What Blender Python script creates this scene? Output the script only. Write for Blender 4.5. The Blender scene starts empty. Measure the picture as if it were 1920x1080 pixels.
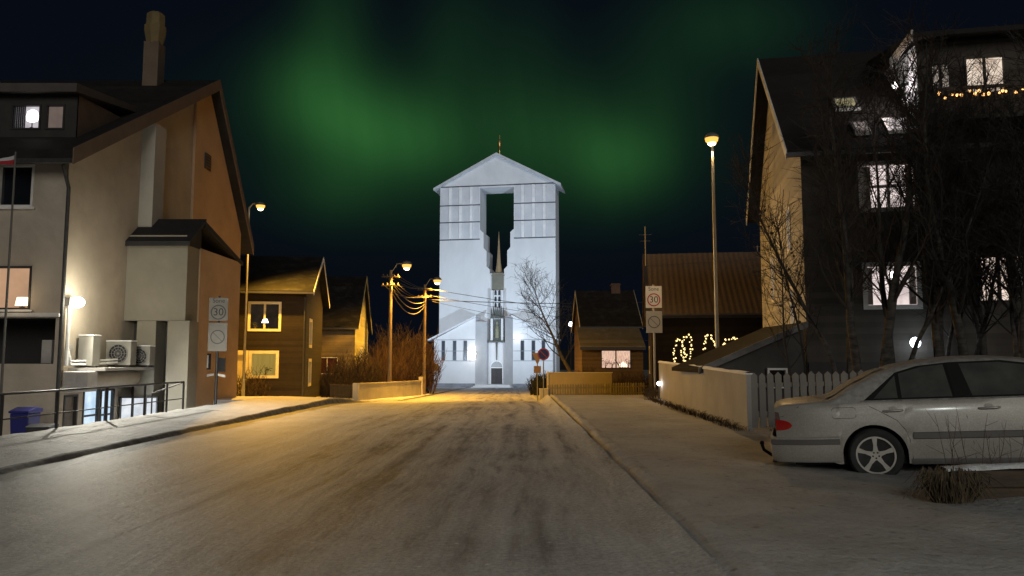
import bpy, math, random
from mathutils import Matrix, Vector
R = math.radians
scene = bpy.context.scene
COL = scene.collection

# ------------------------------------------------------------------ camera
FPX, PITCH, EYE = 1450.0, math.atan(135 / 1450.0), 1.45
cam_data = bpy.data.cameras.new('camera')
cam_data.sensor_width = 36.0
cam_data.lens = 36.0 * FPX / 1920.0
cam_data.clip_start, cam_data.clip_end = 0.05, 2000.0
cam = bpy.data.objects.new('camera', cam_data)
COL.objects.link(cam)
cam.location = (0, 0, EYE)
cam.rotation_euler = (R(90) + PITCH, 0, 0)
scene.camera = cam

def ray(px, py):
    v = 540.0 - py
    fw = FPX * math.cos(PITCH) - v * math.sin(PITCH)
    up = FPX * math.sin(PITCH) + v * math.cos(PITCH)
    return (px - 960.0) / fw, up / fw

# ------------------------------------------------------------------ render settings
scene.view_settings.view_transform = 'Standard'
scene.view_settings.look = 'None'
scene.view_settings.exposure = 0.0
scene.view_settings.gamma = 1.0
scene.render.engine = 'CYCLES'
scene.cycles.use_denoising = True
scene.cycles.denoising_input_passes = 'RGB_ALBEDO_NORMAL'
scene.cycles.max_bounces = 5
scene.cycles.diffuse_bounces = 3
scene.cycles.glossy_bounces = 3
scene.cycles.transparent_max_bounces = 12
scene.cycles.sample_clamp_indirect = 4.0
scene.cycles.sample_clamp_direct = 0.0

# ------------------------------------------------------------------ night sky with northern lights
world = bpy.data.worlds.new('World')
scene.world = world
world.use_nodes = True
wt = world.node_tree
wt.nodes.clear()
def wmath(op, a, b=None, c=None):
    n = wt.nodes.new('ShaderNodeMath'); n.operation = op
    for i, q in enumerate((a, b, c)):
        if q is None: continue
        if isinstance(q, (int, float)): n.inputs[i].default_value = q
        else: wt.links.new(q, n.inputs[i])
    return n.outputs[0]
w_tc = wt.nodes.new('ShaderNodeTexCoord')
w_sep = wt.nodes.new('ShaderNodeSeparateXYZ')
wt.links.new(w_tc.outputs['Generated'], w_sep.inputs[0])
wx, wy, wz = w_sep.outputs
wyc = wmath('MAXIMUM', wy, 0.05)
wu, wv = wmath('DIVIDE', wx, wyc), wmath('DIVIDE', wz, wyc)
w_cmb = wt.nodes.new('ShaderNodeCombineXYZ')
wt.links.new(wu, w_cmb.inputs[0]); wt.links.new(wmath('MULTIPLY', wv, 0.6), w_cmb.inputs[1])
w_noise = wt.nodes.new('ShaderNodeTexNoise')
w_noise.inputs['Scale'].default_value = 4.5
w_noise.inputs['Detail'].default_value = 2.0
wt.links.new(w_cmb.outputs[0], w_noise.inputs['Vector'])
AURORA = [(585, 165, 85, 80, .58), (670, 225, 95, 65, .66), (745, 270, 95, 55, .48), (850, 245, 110, 75, .22),
          (620, 40, 60, 110, .22), (1165, 300, 75, 65, .62), (1040, 265, 110, 80, .34), (1370, 45, 130, 75, .22),
          (860, 90, 60, 120, .16), (980, 120, 60, 110, .10), (640, 345, 100, 60, .24), (1235, 190, 70, 110, .14), (930, 350, 260, 80, .08), (900, 230, 420, 130, .14)]
total = None
for px, py, sx, sy, amp in AURORA:
    u0, v0 = ray(px, py)
    su, sv = sx / 1420.0 * 1.12, sy / 1420.0 * 1.12
    du = wmath('DIVIDE', wmath('SUBTRACT', wu, u0), su)
    dv = wmath('DIVIDE', wmath('SUBTRACT', wv, v0), sv)
    q = wmath('ADD', wmath('MULTIPLY', du, du), wmath('MULTIPLY', dv, dv))
    g = wmath('MULTIPLY', wmath('EXPONENT', wmath('MULTIPLY', q, -1.0)), amp)
    total = g if total is None else wmath('ADD', total, g)
w_cmb2 = wt.nodes.new('ShaderNodeCombineXYZ')
wt.links.new(wmath('ADD', wu, wmath('MULTIPLY', wv, 0.12)), w_cmb2.inputs[0]); wt.links.new(wmath('MULTIPLY', wv, 0.10), w_cmb2.inputs[1])
w_rays = wt.nodes.new('ShaderNodeTexNoise')
w_rays.inputs['Scale'].default_value = 11.0; w_rays.inputs['Detail'].default_value = 3.0; w_rays.inputs['Roughness'].default_value = 0.55
wt.links.new(w_cmb2.outputs[0], w_rays.inputs['Vector'])
nz = wmath('ADD', wmath('MULTIPLY', w_noise.outputs[0], 0.6), wmath('ADD', wmath('MULTIPLY', w_rays.outputs[0], 0.8), 0.28))
total = wmath('MULTIPLY', total, nz)
total = wmath('MULTIPLY', total, wmath('GREATER_THAN', wy, 0.051))
w_a = wt.nodes.new('ShaderNodeVectorMath'); w_a.operation = 'SCALE'
w_a.inputs[0].default_value = (0.0160, 0.080, 0.0150)
wt.links.new(total, w_a.inputs['Scale'])
w_grad = wt.nodes.new('ShaderNodeMapRange')
wt.links.new(wz, w_grad.inputs['Value'])
w_grad.inputs['From Min'].default_value = 0.0
w_grad.inputs['From Max'].default_value = 0.6
w_base = wt.nodes.new('ShaderNodeMix'); w_base.data_type = 'RGBA'
w_base.inputs['A'].default_value = (0.0022, 0.0034, 0.0066, 1)
w_base.inputs['B'].default_value = (0.0021, 0.0033, 0.0068, 1)
wt.links.new(w_grad.outputs[0], w_base.inputs['Factor'])
w_add = wt.nodes.new('ShaderNodeVectorMath'); w_add.operation = 'ADD'
wt.links.new(w_base.outputs['Result'], w_add.inputs[0])
wt.links.new(w_a.outputs[0], w_add.inputs[1])
w_bg = wt.nodes.new('ShaderNodeBackground'); w_bg.inputs['Strength'].default_value = 1.0
w_out = wt.nodes.new('ShaderNodeOutputWorld')
wt.links.new(w_add.outputs[0], w_bg.inputs['Color'])
wt.links.new(w_bg.outputs[0], w_out.inputs['Surface'])

# fill sun added behind the camera: soft even light on walls and near street
fill_sun_d = bpy.data.lights.new('fill_sun', 'SUN')
fill_sun_d.energy = 0.72
fill_sun_d.color = (1.0, 0.965, 0.89)
fill_sun_d.angle = R(25)
fill_sun = bpy.data.objects.new('fill_sun', fill_sun_d); COL.objects.link(fill_sun)
fill_sun.rotation_euler = (R(74), 0, R(12))   # shines towards +Y, slightly to -X

SODIUM = (1.0, 0.50, 0.055)
def light(name, kind, loc, power, color, parent=None, radius=0.1, aim=None, spot=None, blend=0.6):
    d = bpy.data.lights.new(name, kind)
    d.energy = power; d.color = color
    d.shadow_soft_size = radius
    o = bpy.data.objects.new(name, d); COL.objects.link(o)
    loc = Vector(loc)
    if aim is not None:
        rot = (Vector(aim) - loc).to_track_quat('-Z', 'Y').to_matrix().to_4x4()
    else:
        rot = Matrix.Identity(4)
    if spot: d.spot_size = R(spot); d.spot_blend = blend
    m = Matrix.Translation(loc) @ rot
    if parent is not None:
        o.parent = parent
        m = WM[parent].inverted() @ m
    o.matrix_basis = m
    return o

# ------------------------------------------------------------------ materials
MATS = {}
def nodes_of(name):
    m = bpy.data.materials.new(name); m.use_nodes = True
    nt = m.node_tree
    return m, nt, nt.nodes['Principled BSDF'], nt.nodes['Material Output']
def noise(nt, vec, scale, detail=3.0, rough=0.6, dist=0.0):
    n = nt.nodes.new('ShaderNodeTexNoise')
    n.inputs['Scale'].default_value = scale; n.inputs['Detail'].default_value = detail
    n.inputs['Roughness'].default_value = rough; n.inputs['Distortion'].default_value = dist
    nt.links.new(vec, n.inputs['Vector'])
    return n.outputs[0]
def coords(nt, stretch=(1, 1, 1), kind='Object', rot=(0, 0, 0)):
    t = nt.nodes.new('ShaderNodeTexCoord'); mp = nt.nodes.new('ShaderNodeMapping')
    mp.inputs['Scale'].default_value = stretch; mp.inputs['Rotation'].default_value = rot
    nt.links.new(t.outputs[kind], mp.inputs['Vector'])
    return mp.outputs[0]
def ramp(nt, fac, stops):
    r = nt.nodes.new('ShaderNodeValToRGB')
    while len(r.color_ramp.elements) < len(stops): r.color_ramp.elements.new(0.5)
    for e, (p, c) in zip(r.color_ramp.elements, stops):
        e.position = p; e.color = (c[0], c[1], c[2], 1) if not isinstance(c, (int, float)) else (c, c, c, 1)
    nt.links.new(fac, r.inputs[0])
    return r.outputs[0]
def mixc(nt, fac, a, b, blend='MIX'):
    n = nt.nodes.new('ShaderNodeMix'); n.data_type = 'RGBA'; n.blend_type = blend
    for k, q in (('Factor', fac), ('A', a), ('B', b)):
        if isinstance(q, (int, float)): n.inputs[k].default_value = q if k == 'Factor' else (q, q, q, 1)
        elif isinstance(q, tuple): n.inputs[k].default_value = (q[0], q[1], q[2], 1)
        else: nt.links.new(q, n.inputs[k])
    return n.outputs['Result']
def nmath(nt, op, a, b=0.0, clamp=False):
    n = nt.nodes.new('ShaderNodeMath'); n.operation = op; n.use_clamp = clamp
    for i, q in enumerate((a, b)):
        if isinstance(q, (int, float)): n.inputs[i].default_value = q
        else: nt.links.new(q, n.inputs[i])
    return n.outputs[0]
def add_bump(nt, bs, height, strength, dist=0.02):
    b = nt.nodes.new('ShaderNodeBump')
    b.inputs['Strength'].default_value = strength; b.inputs['Distance'].default_value = dist
    nt.links.new(height, b.inputs['Height']); nt.links.new(b.outputs[0], bs.inputs['Normal'])

def pm(name, c1, c2=None, scale=3.0, rough=0.7, bump=0.2, bscale=40.0, stretch=(1, 1, 1), metal=0.0, dirt=0.0, spec=0.4):
    """plain surface: two-tone noise, optional large stains, fine bump"""
    if name in MATS: return MATS[name]
    m, nt, bs, out = nodes_of(name)
    c2 = c2 or tuple(x * 0.78 for x in c1)
    v = coords(nt, stretch)
    col = ramp(nt, noise(nt, v, scale, 5), [(0.32, c1), (0.68, c2)])
    if dirt:
        d = ramp(nt, noise(nt, v, scale * 0.35, 6, 0.7, 0.4), [(0.45, 1.0), (0.75, 1.0 - dirt)])
        col = mixc(nt, 1.0, col, d, 'MULTIPLY')
    nt.links.new(col, bs.inputs['Base Color'])
    bs.inputs['Roughness'].default_value = rough
    bs.inputs['Metallic'].default_value = metal
    bs.inputs['Specular IOR Level'].default_value = spec
    if bump: add_bump(nt, bs, noise(nt, v, bscale, 4), bump)
    MATS[name] = m
    return m
def boards(name, c1, c2, pitch=0.15, axis='Z', rough=0.75, bump=0.8, snow=0.0):
    """boards or roof courses: a saw wave along one axis gives the laps"""
    if name in MATS: return MATS[name]
    m, nt, bs, out = nodes_of(name)
    v = coords(nt)
    sp = nt.nodes.new('ShaderNodeSeparateXYZ'); nt.links.new(v, sp.inputs[0])
    z = sp.outputs['XYZ'.index(axis)]
    saw = nmath(nt, 'FRACT', nmath(nt, 'DIVIDE', z, pitch))
    cell = nmath(nt, 'FLOOR', nmath(nt, 'DIVIDE', z, pitch))
    wn = nt.nodes.new('ShaderNodeTexWhiteNoise'); wn.noise_dimensions = '1D'
    nt.links.new(cell, wn.inputs['W'])
    col = ramp(nt, noise(nt, v, 2.2, 6, 0.65), [(0.3, c1), (0.7, c2)])
    tone = nmath(nt, 'ADD', nmath(nt, 'MULTIPLY', wn.outputs['Value'], 0.35), 0.8)
    col = mixc(nt, 1.0, col, tone, 'MULTIPLY')
    if snow:
        s = ramp(nt, noise(nt, v, 1.3, 6, 0.7, 0.3), [(0.5 - 0.1 * snow, 0.0), (0.75, 1.0)])
        col = mixc(nt, nmath(nt, 'MULTIPLY', s, snow), col, (0.45, 0.45, 0.46))
    nt.links.new(col, bs.inputs['Base Color'])
    bs.inputs['Roughness'].default_value = rough
    bs.inputs['Specular IOR Level'].default_value = 0.12
    h = nmath(nt, 'ADD', saw, nmath(nt, 'MULTIPLY', noise(nt, v, 30, 3), 0.25))
    add_bump(nt, bs, h, bump, 0.02)
    MATS[name] = m
    return m
def pantiles(name, c1, c2, pu=0.24, pv=0.34, bump=1.0):
    if name in MATS: return MATS[name]
    m, nt, bs, out = nodes_of(name)
    v = coords(nt)
    sp = nt.nodes.new('ShaderNodeSeparateXYZ'); nt.links.new(v, sp.inputs[0])
    a = nmath(nt, 'SINE', nmath(nt, 'MULTIPLY', sp.outputs[0], 6.2832 / pu))
    b = nmath(nt, 'FRACT', nmath(nt, 'DIVIDE', sp.outputs[2], pv * 0.5))
    h = nmath(nt, 'ADD', nmath(nt, 'MULTIPLY', a, 0.5), b)
    col = ramp(nt, noise(nt, v, 3.0, 6, 0.7), [(0.3, c1), (0.7, c2)])
    fr = ramp(nt, noise(nt, v, 9.0, 4), [(0.5, 0.0), (0.7, 0.5)])
    shade = nmath(nt, 'ADD', nmath(nt, 'MULTIPLY', a, 0.05), 0.95)
    col = mixc(nt, 1.0, col, shade, 'MULTIPLY')
    col = mixc(nt, nmath(nt, 'MULTIPLY', fr, 0.35), col, (0.35, 0.34, 0.33))
    nt.links.new(col, bs.inputs['Base Color'])
    bs.inputs['Roughness'].default_value = 0.75
    add_bump(nt, bs, h, bump, 0.05)
    MATS[name] = m
    return m
def glow(name, color, strength, c2=None, scale=4.0, stretch=(1, 1, 1)):
    """surface that gives off light: lamp, lit curtain, lit room"""
    if name in MATS: return MATS[name]
    m, nt, bs, out = nodes_of(name)
    nt.nodes.remove(bs)
    e = nt.nodes.new('ShaderNodeEmission')
    e.inputs['Strength'].default_value = strength
    if c2:
        col = ramp(nt, noise(nt, coords(nt, stretch), scale, 3), [(0.35, color), (0.65, c2)])
        nt.links.new(col, e.inputs['Color'])
    else:
        e.inputs['Color'].default_value = (*color, 1)
    nt.links.new(e.outputs[0], out.inputs['Surface'])
    MATS[name] = m
    return m

def snow_mat(name, base, dark, amount, scale=1.2, bump=0.6, grit=0.0, coarse=9.0):
    if name in MATS: return MATS[name]
    m, nt, bs, out = nodes_of(name)
    v = coords(nt)
    big = noise(nt, v, scale, 8, 0.68, 0.5)
    col = ramp(nt, big, [(0.5 - 0.25 * amount, base), (0.5 + 0.3, dark)])
    fine = noise(nt, v, 26.0, 5, 0.7)
    col = mixc(nt, 1.0, col, ramp(nt, fine, [(0.3, 0.82), (0.65, 1.0)]), 'MULTIPLY')
    if grit:
        vo = nt.nodes.new('ShaderNodeTexVoronoi'); vo.inputs['Scale'].default_value = 7.0; nt.links.new(v, vo.inputs['Vector'])
        pits = ramp(nt, vo.outputs['Distance'], [(0.10, 1.0), (0.28, 0.0)])
        msk = ramp(nt, noise(nt, v, 1.7, 4, 0.7), [(0.42, 0.0), (0.6, 1.0)])
        col = mixc(nt, nmath(nt, 'MULTIPLY', nmath(nt, 'MULTIPLY', pits, msk), grit * 1.3), col, (0.07, 0.065, 0.06))
        g = ramp(nt, noise(nt, v, 7.0, 6, 0.8), [(0.55, 0.0), (0.68, 1.0)])
        col = mixc(nt, nmath(nt, 'MULTIPLY', g, grit), col, (0.10, 0.09, 0.085))
    nt.links.new(col, bs.inputs['Base Color'])
    bs.inputs['Roughness'].default_value = 0.62
    bs.inputs['Specular IOR Level'].default_value = 0.3
    h = nmath(nt, 'ADD', noise(nt, v, coarse, 6, 0.65), nmath(nt, 'MULTIPLY', fine, 0.4))
    add_bump(nt, bs, h, bump, 0.05)
    MATS[name] = m
    return m

def road_mat():
    m, nt, bs, out = nodes_of('packed road snow')
    t = nt.nodes.new('ShaderNodeTexCoord')
    sp = nt.nodes.new('ShaderNodeSeparateXYZ'); nt.links.new(t.outputs['Object'], sp.inputs[0])
    x, y = sp.outputs[0], sp.outputs[1]
    # wheel tracks run along the street and bend a little towards the left kerb
    bend = nmath(nt, 'MULTIPLY', nmath(nt, 'POWER', nmath(nt, 'MAXIMUM', nmath(nt, 'SUBTRACT', 22.0, y), 0.0), 2.0), 0.0015)
    wob = noise(nt, coords(nt, (0.1, 0.22, 1)), 1.0, 2)
    xs = nmath(nt, 'ADD', nmath(nt, 'ADD', x, bend), nmath(nt, 'MULTIPLY', wob, 0.45))
    cb = nt.nodes.new('ShaderNodeCombineXYZ')
    nt.links.new(xs, cb.inputs[0]); nt.links.new(nmath(nt, 'MULTIPLY', y, 0.05), cb.inputs[1])
    tr1 = noise(nt, cb.outputs[0], 2.2, 4, 0.6)
    cb2 = nt.nodes.new('ShaderNodeCombineXYZ')
    nt.links.new(xs, cb2.inputs[0]); nt.links.new(nmath(nt, 'MULTIPLY', y, 0.16), cb2.inputs[1])
    tr2 = noise(nt, cb2.outputs[0], 7.0, 8, 0.8, 0.3)
    tr = nmath(nt, 'ADD', nmath(nt, 'MULTIPLY', tr1, 0.55), nmath(nt, 'MULTIPLY', tr2, 0.45))
    v = coords(nt)
    patch = noise(nt, v, 0.35, 5, 0.6)
    tr = nmath(nt, 'ADD', nmath(nt, 'MULTIPLY', tr, 0.78), nmath(nt, 'MULTIPLY', patch, 0.22))
    lanes = ramp(nt, nmath(nt, 'ABSOLUTE', nmath(nt, 'MULTIPLY', nmath(nt, 'ADD', x, 0.9), 0.2)), [(0.4, 1.0), (0.9, 0.35)])
    far = ramp(nt, nmath(nt, 'MULTIPLY', y, 0.05), [(0.2, 0.35), (0.45, 1.0)])
    k = nmath(nt, 'MULTIPLY', lanes, far)
    even = nmath(nt, 'ADD', nmath(nt, 'MULTIPLY', noise(nt, v, 0.9, 7, 0.7), 0.5), 0.27)
    tr = nmath(nt, 'ADD', nmath(nt, 'MULTIPLY', tr, k), nmath(nt, 'MULTIPLY', even, nmath(nt, 'SUBTRACT', 1.0, k)))
    # the bare wheel lanes are in the right half of the street
    lane = nmath(nt, 'MULTIPLY', nmath(nt, 'SUBTRACT', 1.0, nmath(nt, 'ABSOLUTE', nmath(nt, 'MULTIPLY', nmath(nt, 'ADD', x, 1.5), 0.22)), True), 0.055)
    tr = nmath(nt, 'SUBTRACT', tr, lane)
    col = ramp(nt, tr, [(0.37, (0.11, 0.107, 0.104)), (0.445, (0.32, 0.313, 0.305)), (0.58, (0.52, 0.512, 0.50))])
    # narrow bare tyre lines, worn through in places
    wear = ramp(nt, noise(nt, coords(nt, (0.9, 0.22, 1)), 1.0, 6, 0.7), [(0.46, 0.0), (0.60, 1.0)])
    lines = None
    for xi, hw, am in ((-2.9, 0.13, 0.55), (-1.45, 0.16, 0.8), (-0.75, 0.10, 0.5), (0.0, 0.17, 0.9), (0.62, 0.12, 0.7)):
        dd = nmath(nt, 'ABSOLUTE', nmath(nt, 'SUBTRACT', xs, xi + 0.22))
        q = nmath(nt, 'MULTIPLY', nmath(nt, 'SUBTRACT', 1.0, nmath(nt, 'DIVIDE', dd, hw), True), am * 1.4, True)
        lines = q if lines is None else nmath(nt, 'MAXIMUM', lines, q)
    lines = nmath(nt, 'MULTIPLY', nmath(nt, 'MULTIPLY', lines, wear), far)
    col = mixc(nt, lines, col, (0.07, 0.067, 0.064))
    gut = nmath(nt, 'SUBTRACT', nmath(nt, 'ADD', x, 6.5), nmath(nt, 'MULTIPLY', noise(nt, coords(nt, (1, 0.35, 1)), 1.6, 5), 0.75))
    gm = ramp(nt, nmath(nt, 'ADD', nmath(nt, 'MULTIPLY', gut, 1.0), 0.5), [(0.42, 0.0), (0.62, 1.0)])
    col = mixc(nt, gm, (0.035, 0.033, 0.032), col)  # dark band along the left kerb: bare asphalt with gutter shade painted in
    spots = ramp(nt, noise(nt, v, 1.1, 7, 0.75), [(0.60, 0.0), (0.70, 1.0)])
    col = mixc(nt, nmath(nt, 'MULTIPLY', spots, 0.45), col, (0.10, 0.095, 0.09))
    fine = noise(nt, v, 22.0, 6, 0.8)
    col = mixc(nt, 1.0, col, ramp(nt, fine, [(0.33, 0.55), (0.62, 1.12)]), 'MULTIPLY')
    vo = nt.nodes.new('ShaderNodeTexVoronoi'); vo.inputs['Scale'].default_value = 5.0; nt.links.new(v, vo.inputs['Vector'])
    grit = ramp(nt, vo.outputs['Distance'], [(0.05, 1.0), (0.11, 0.0)])
    col = mixc(nt, nmath(nt, 'MULTIPLY', grit, 0.6), col, (0.62, 0.62, 0.62))
    nt.links.new(col, bs.inputs['Base Color'])
    bs.inputs['Roughness'].default_value = 0.55
    bs.inputs['Specular IOR Level'].default_value = 0.3
    h = nmath(nt, 'ADD', nmath(nt, 'MULTIPLY', tr, 3.0), nmath(nt, 'ADD', nmath(nt, 'MULTIPLY', fine, 0.35), nmath(nt, 'MULTIPLY', noise(nt, v, 8.0, 5, 0.7), 0.6)))
    add_bump(nt, bs, h, 0.5, 0.04)
    MATS['road'] = m
    return m

# ------------------------------------------------------------------ objects
WM = {None: Matrix.Identity(4)}
def thing(name, label, cat, loc=(0, 0, 0), rotz=0.0, group=None):
    o = bpy.data.objects.new(name, None)
    o.empty_display_size = 0.3
    COL.objects.link(o)
    o.location = loc; o.rotation_euler = (0, 0, rotz)
    o['label'] = label; o['category'] = cat
    if group: o['group'] = group
    WM[o] = Matrix.Translation(Vector(loc)) @ Matrix.Rotation(rotz, 4, 'Z')
    return o
def tag(o, label, cat, group=None):
    o['label'] = label; o['category'] = cat
    if group: o['group'] = group
    return o
def kids(o): return [c for c in bpy.data.objects if c.parent == o]
def dup(root, loc, rotz=0.0, label=None, scale=None):
    r = root.copy(); COL.objects.link(r)
    r.location = loc; r.rotation_euler = (0, 0, rotz)
    if scale: r.scale = scale
    if label: r['label'] = label
    WM[r] = Matrix.Translation(Vector(loc)) @ Matrix.Rotation(rotz, 4, 'Z')
    for ch in kids(root):
        c = ch.copy(); COL.objects.link(c); c.parent = r
        for g in kids(ch):
            d = g.copy(); COL.objects.link(d); d.parent = c
    return r

class MB:
    """collects faces (in the frame M), links them as one mesh"""
    def __init__(s, M=None):
        s.v = []; s.f = []; s.mi = []; s.M = M or Matrix.Identity(4); s.k = 0
    def add(s, pts, faces):
        b = len(s.v)
        s.v += [s.M @ Vector(p) for p in pts]
        s.f += [tuple(b + i for i in f) for f in faces]
        s.mi += [s.k] * len(faces)
        return s
    def poly(s, pts): return s.add(pts, [tuple(range(len(pts)))])
    def box(s, x0, x1, y0, y1, z0, z1):
        p = [(x0, y0, z0), (x1, y0, z0), (x1, y1, z0), (x0, y1, z0), (x0, y0, z1), (x1, y0, z1), (x1, y1, z1), (x0, y1, z1)]
        return s.add(p, [(0, 3, 2, 1), (4, 5, 6, 7), (0, 1, 5, 4), (1, 2, 6, 5), (2, 3, 7, 6), (3, 0, 4, 7)])
    def prism(s, pts2, a0, a1, axis='y'):
        """extrude a polygon given in the two other axes"""
        def q(p, a):
            return {'y': (p[0], a, p[1]), 'x': (a, p[0], p[1]), 'z': (p[0], p[1], a)}[axis]
        n = len(pts2)
        P = [q(p, a0) for p in pts2] + [q(p, a1) for p in pts2]
        F = [tuple(range(n))[::-1], tuple(range(n, 2 * n))]
        F += [(i, (i + 1) % n, n + (i + 1) % n, n + i) for i in range(n)]
        return s.add(P, F)
    def tube(s, pts, rad, n=6, cap=True):
        pts = [Vector(p) for p in pts]
        if isinstance(rad, (int, float)): rad = [rad] * len(pts)
        P = []; F = []
        t0 = (pts[1] - pts[0]).normalized()
        ref = Vector((0, 0, 1)) if abs(t0.z) < 0.9 else Vector((1, 0, 0))
        nrm = t0.cross(ref).normalized()
        for i, p in enumerate(pts):
            t = (pts[min(i + 1, len(pts) - 1)] - pts[max(i - 1, 0)])
            t = t.normalized() if t.length > 1e-9 else t0
            nrm = nrm - t * nrm.dot(t)
            nrm = nrm.normalized() if nrm.length > 1e-6 else t.orthogonal().normalized()
            bn = t.cross(nrm)
            for k in range(n):
                a = 2 * math.pi * k / n
                P.append(p + (nrm * math.cos(a) + bn * math.sin(a)) * rad[i])
        for i in range(len(pts) - 1):
            for k in range(n):
                F.append((i * n + k, i * n + (k + 1) % n, (i + 1) * n + (k + 1) % n, (i + 1) * n + k))
        if cap:
            F.append(tuple(range(n))[::-1]); F.append(tuple((len(pts) - 1) * n + k for k in range(n)))
        return s.add(P, F)
    def cyl(s, a, b, r0, r1=None, n=16):
        return s.tube([a, b], [r0, r0 if r1 is None else r1], n)
    def lathe(s, prof, c=(0, 0, 0), n=20, axis='z'):
        P = []; F = []
        for r, h in prof:
            for k in range(n):
                a = 2 * math.pi * k / n
                u, w = r * math.cos(a), r * math.sin(a)
                q = {'z': (u, w, h), 'y': (u, h, w), 'x': (h, u, w)}[axis]
                P.append((q[0] + c[0], q[1] + c[1], q[2] + c[2]))
        for i in range(len(prof) - 1):
            for k in range(n):
                F.append((i * n + k, i * n + (k + 1) % n, (i + 1) * n + (k + 1) % n, (i + 1) * n + k))
        F.append(tuple(range(n))[::-1]); F.append(tuple((len(prof) - 1) * n + k for k in range(n)))
        return s.add(P, F)
    def ball(s, c, r, n=8, m=5, sz=1.0):
        prof = [(max(r * math.sin(math.pi * i / m), r * 0.02), -r * sz * math.cos(math.pi * i / m)) for i in range(m + 1)]
        return s.lathe(prof, c, n)
    def ring(s, c, r0, r1, y0, y1, n=28):
        """flat ring facing -y"""
        P = []; F = []
        for k in range(n):
            a = 2 * math.pi * k / n
            for r, y in ((r0, y0), (r1, y0), (r1, y1), (r0, y1)):
                P.append((c[0] + r * math.cos(a), c[1] + y, c[2] + r * math.sin(a)))
        for k in range(n):
            k2 = (k + 1) % n
            for j in range(4):
                j2 = (j + 1) % 4
                F.append((4 * k + j, 4 * k2 + j, 4 * k2 + j2, 4 * k + j2))
        return s.add(P, F)
    def build(s, name, mats, parent=None, smooth=None, bevel=0.0):
        inv = WM[parent].inverted() if parent is not None else Matrix.Identity(4)
        me = bpy.data.meshes.new(name)
        me.from_pydata([inv @ p for p in s.v], [], s.f)
        mats = mats if isinstance(mats, (list, tuple)) else [mats]
        for m in mats: me.materials.append(m)
        if len(mats) > 1: me.polygons.foreach_set('material_index', s.mi)
        if smooth is not None:
            me.polygons.foreach_set('use_smooth', [True] * len(me.polygons))
            me.set_sharp_from_angle(angle=R(smooth))
        me.validate(); me.update()
        o = bpy.data.objects.new(name, me); COL.objects.link(o)
        if parent is not None:
            o.parent = parent
        WM[o] = WM[parent]
        if bevel:
            b = o.modifiers.new('bevel', 'BEVEL'); b.width = bevel; b.segments = 2; b.limit_method = 'ANGLE'; b.angle_limit = R(40)
        return o

def facade(F, origin, ang):
    """local frame of a wall: x along it, -y outwards, z up"""
    return F @ Matrix.Translation(Vector(origin)) @ Matrix.Rotation(ang, 4, 'Z')
def wall_cells(mb, u0, u1, z0, z1, holes, reveal=0.18):
    us = sorted(set([u0, u1] + [h[0] for h in holes] + [h[1] for h in holes]))
    zs = sorted(set([z0, z1] + [h[2] for h in holes] + [h[3] for h in holes]))
    for a, b in zip(us, us[1:]):
        for c, d in zip(zs, zs[1:]):
            m, n = (a + b) / 2, (c + d) / 2
            if any(h[0] < m < h[1] and h[2] < n < h[3] for h in holes): continue
            mb.poly([(a, 0, c), (b, 0, c), (b, 0, d), (a, 0, d)])
    for h in holes:
        a, b, c, d = h[:4]; r = reveal
        mb.poly([(a, 0, c), (a, r, c), (a, r, d), (a, 0, d)][::-1])
        mb.poly([(b, 0, c), (b, r, c), (b, r, d), (b, 0, d)])
        mb.poly([(a, 0, c), (b, 0, c), (b, r, c), (a, r, c)])
        mb.poly([(a, 0, d), (b, 0, d), (b, r, d), (a, r, d)][::-1])
def window(parent, F, h, frame, pane, nx=1, nz=1, fw=0.07, mull=0.05, out=0.025, depth=0.10, sill=None, trim=0.0, name='window', plabel=None):
    a, b, c, d = h
    m = MB(F)
    t = trim
    o0 = -out
    for (x0, x1, z0, z1) in ((a - t, a + fw, c - t, d + t), (b - fw, b + t, c - t, d + t), (a + fw, b - fw, c - t, c + fw), (a + fw, b - fw, d - fw, d + t)):
        m.box(x0, x1, o0, depth, z0, z1)
    for i in range(1, nx):
        x = a + (b - a) * i / nx
        m.box(x - mull / 2, x + mull / 2, o0 + 0.02, depth, c + fw, d - fw)
    for i in range(1, nz):
        z = c + (d - c) * i / nz
        m.box(a + fw, b - fw, o0 + 0.025, depth, z - mull / 2, z + mull / 2)
    w = m.build(name, frame, parent)
    g = MB(F).box(a + 0.01, b - 0.01, depth - 0.03, depth - 0.01, c + 0.01, d - 0.01).build('pane', pane, w)
    if plabel: g['label'] = plabel
    if sill is not None:
        MB(F).box(a - 0.08, b + 0.08, -0.09, 0.02, c - 0.06 - t, c - t - 0.002).build('sill', sill, w)
    return w
from mathutils import noise as mn
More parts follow.
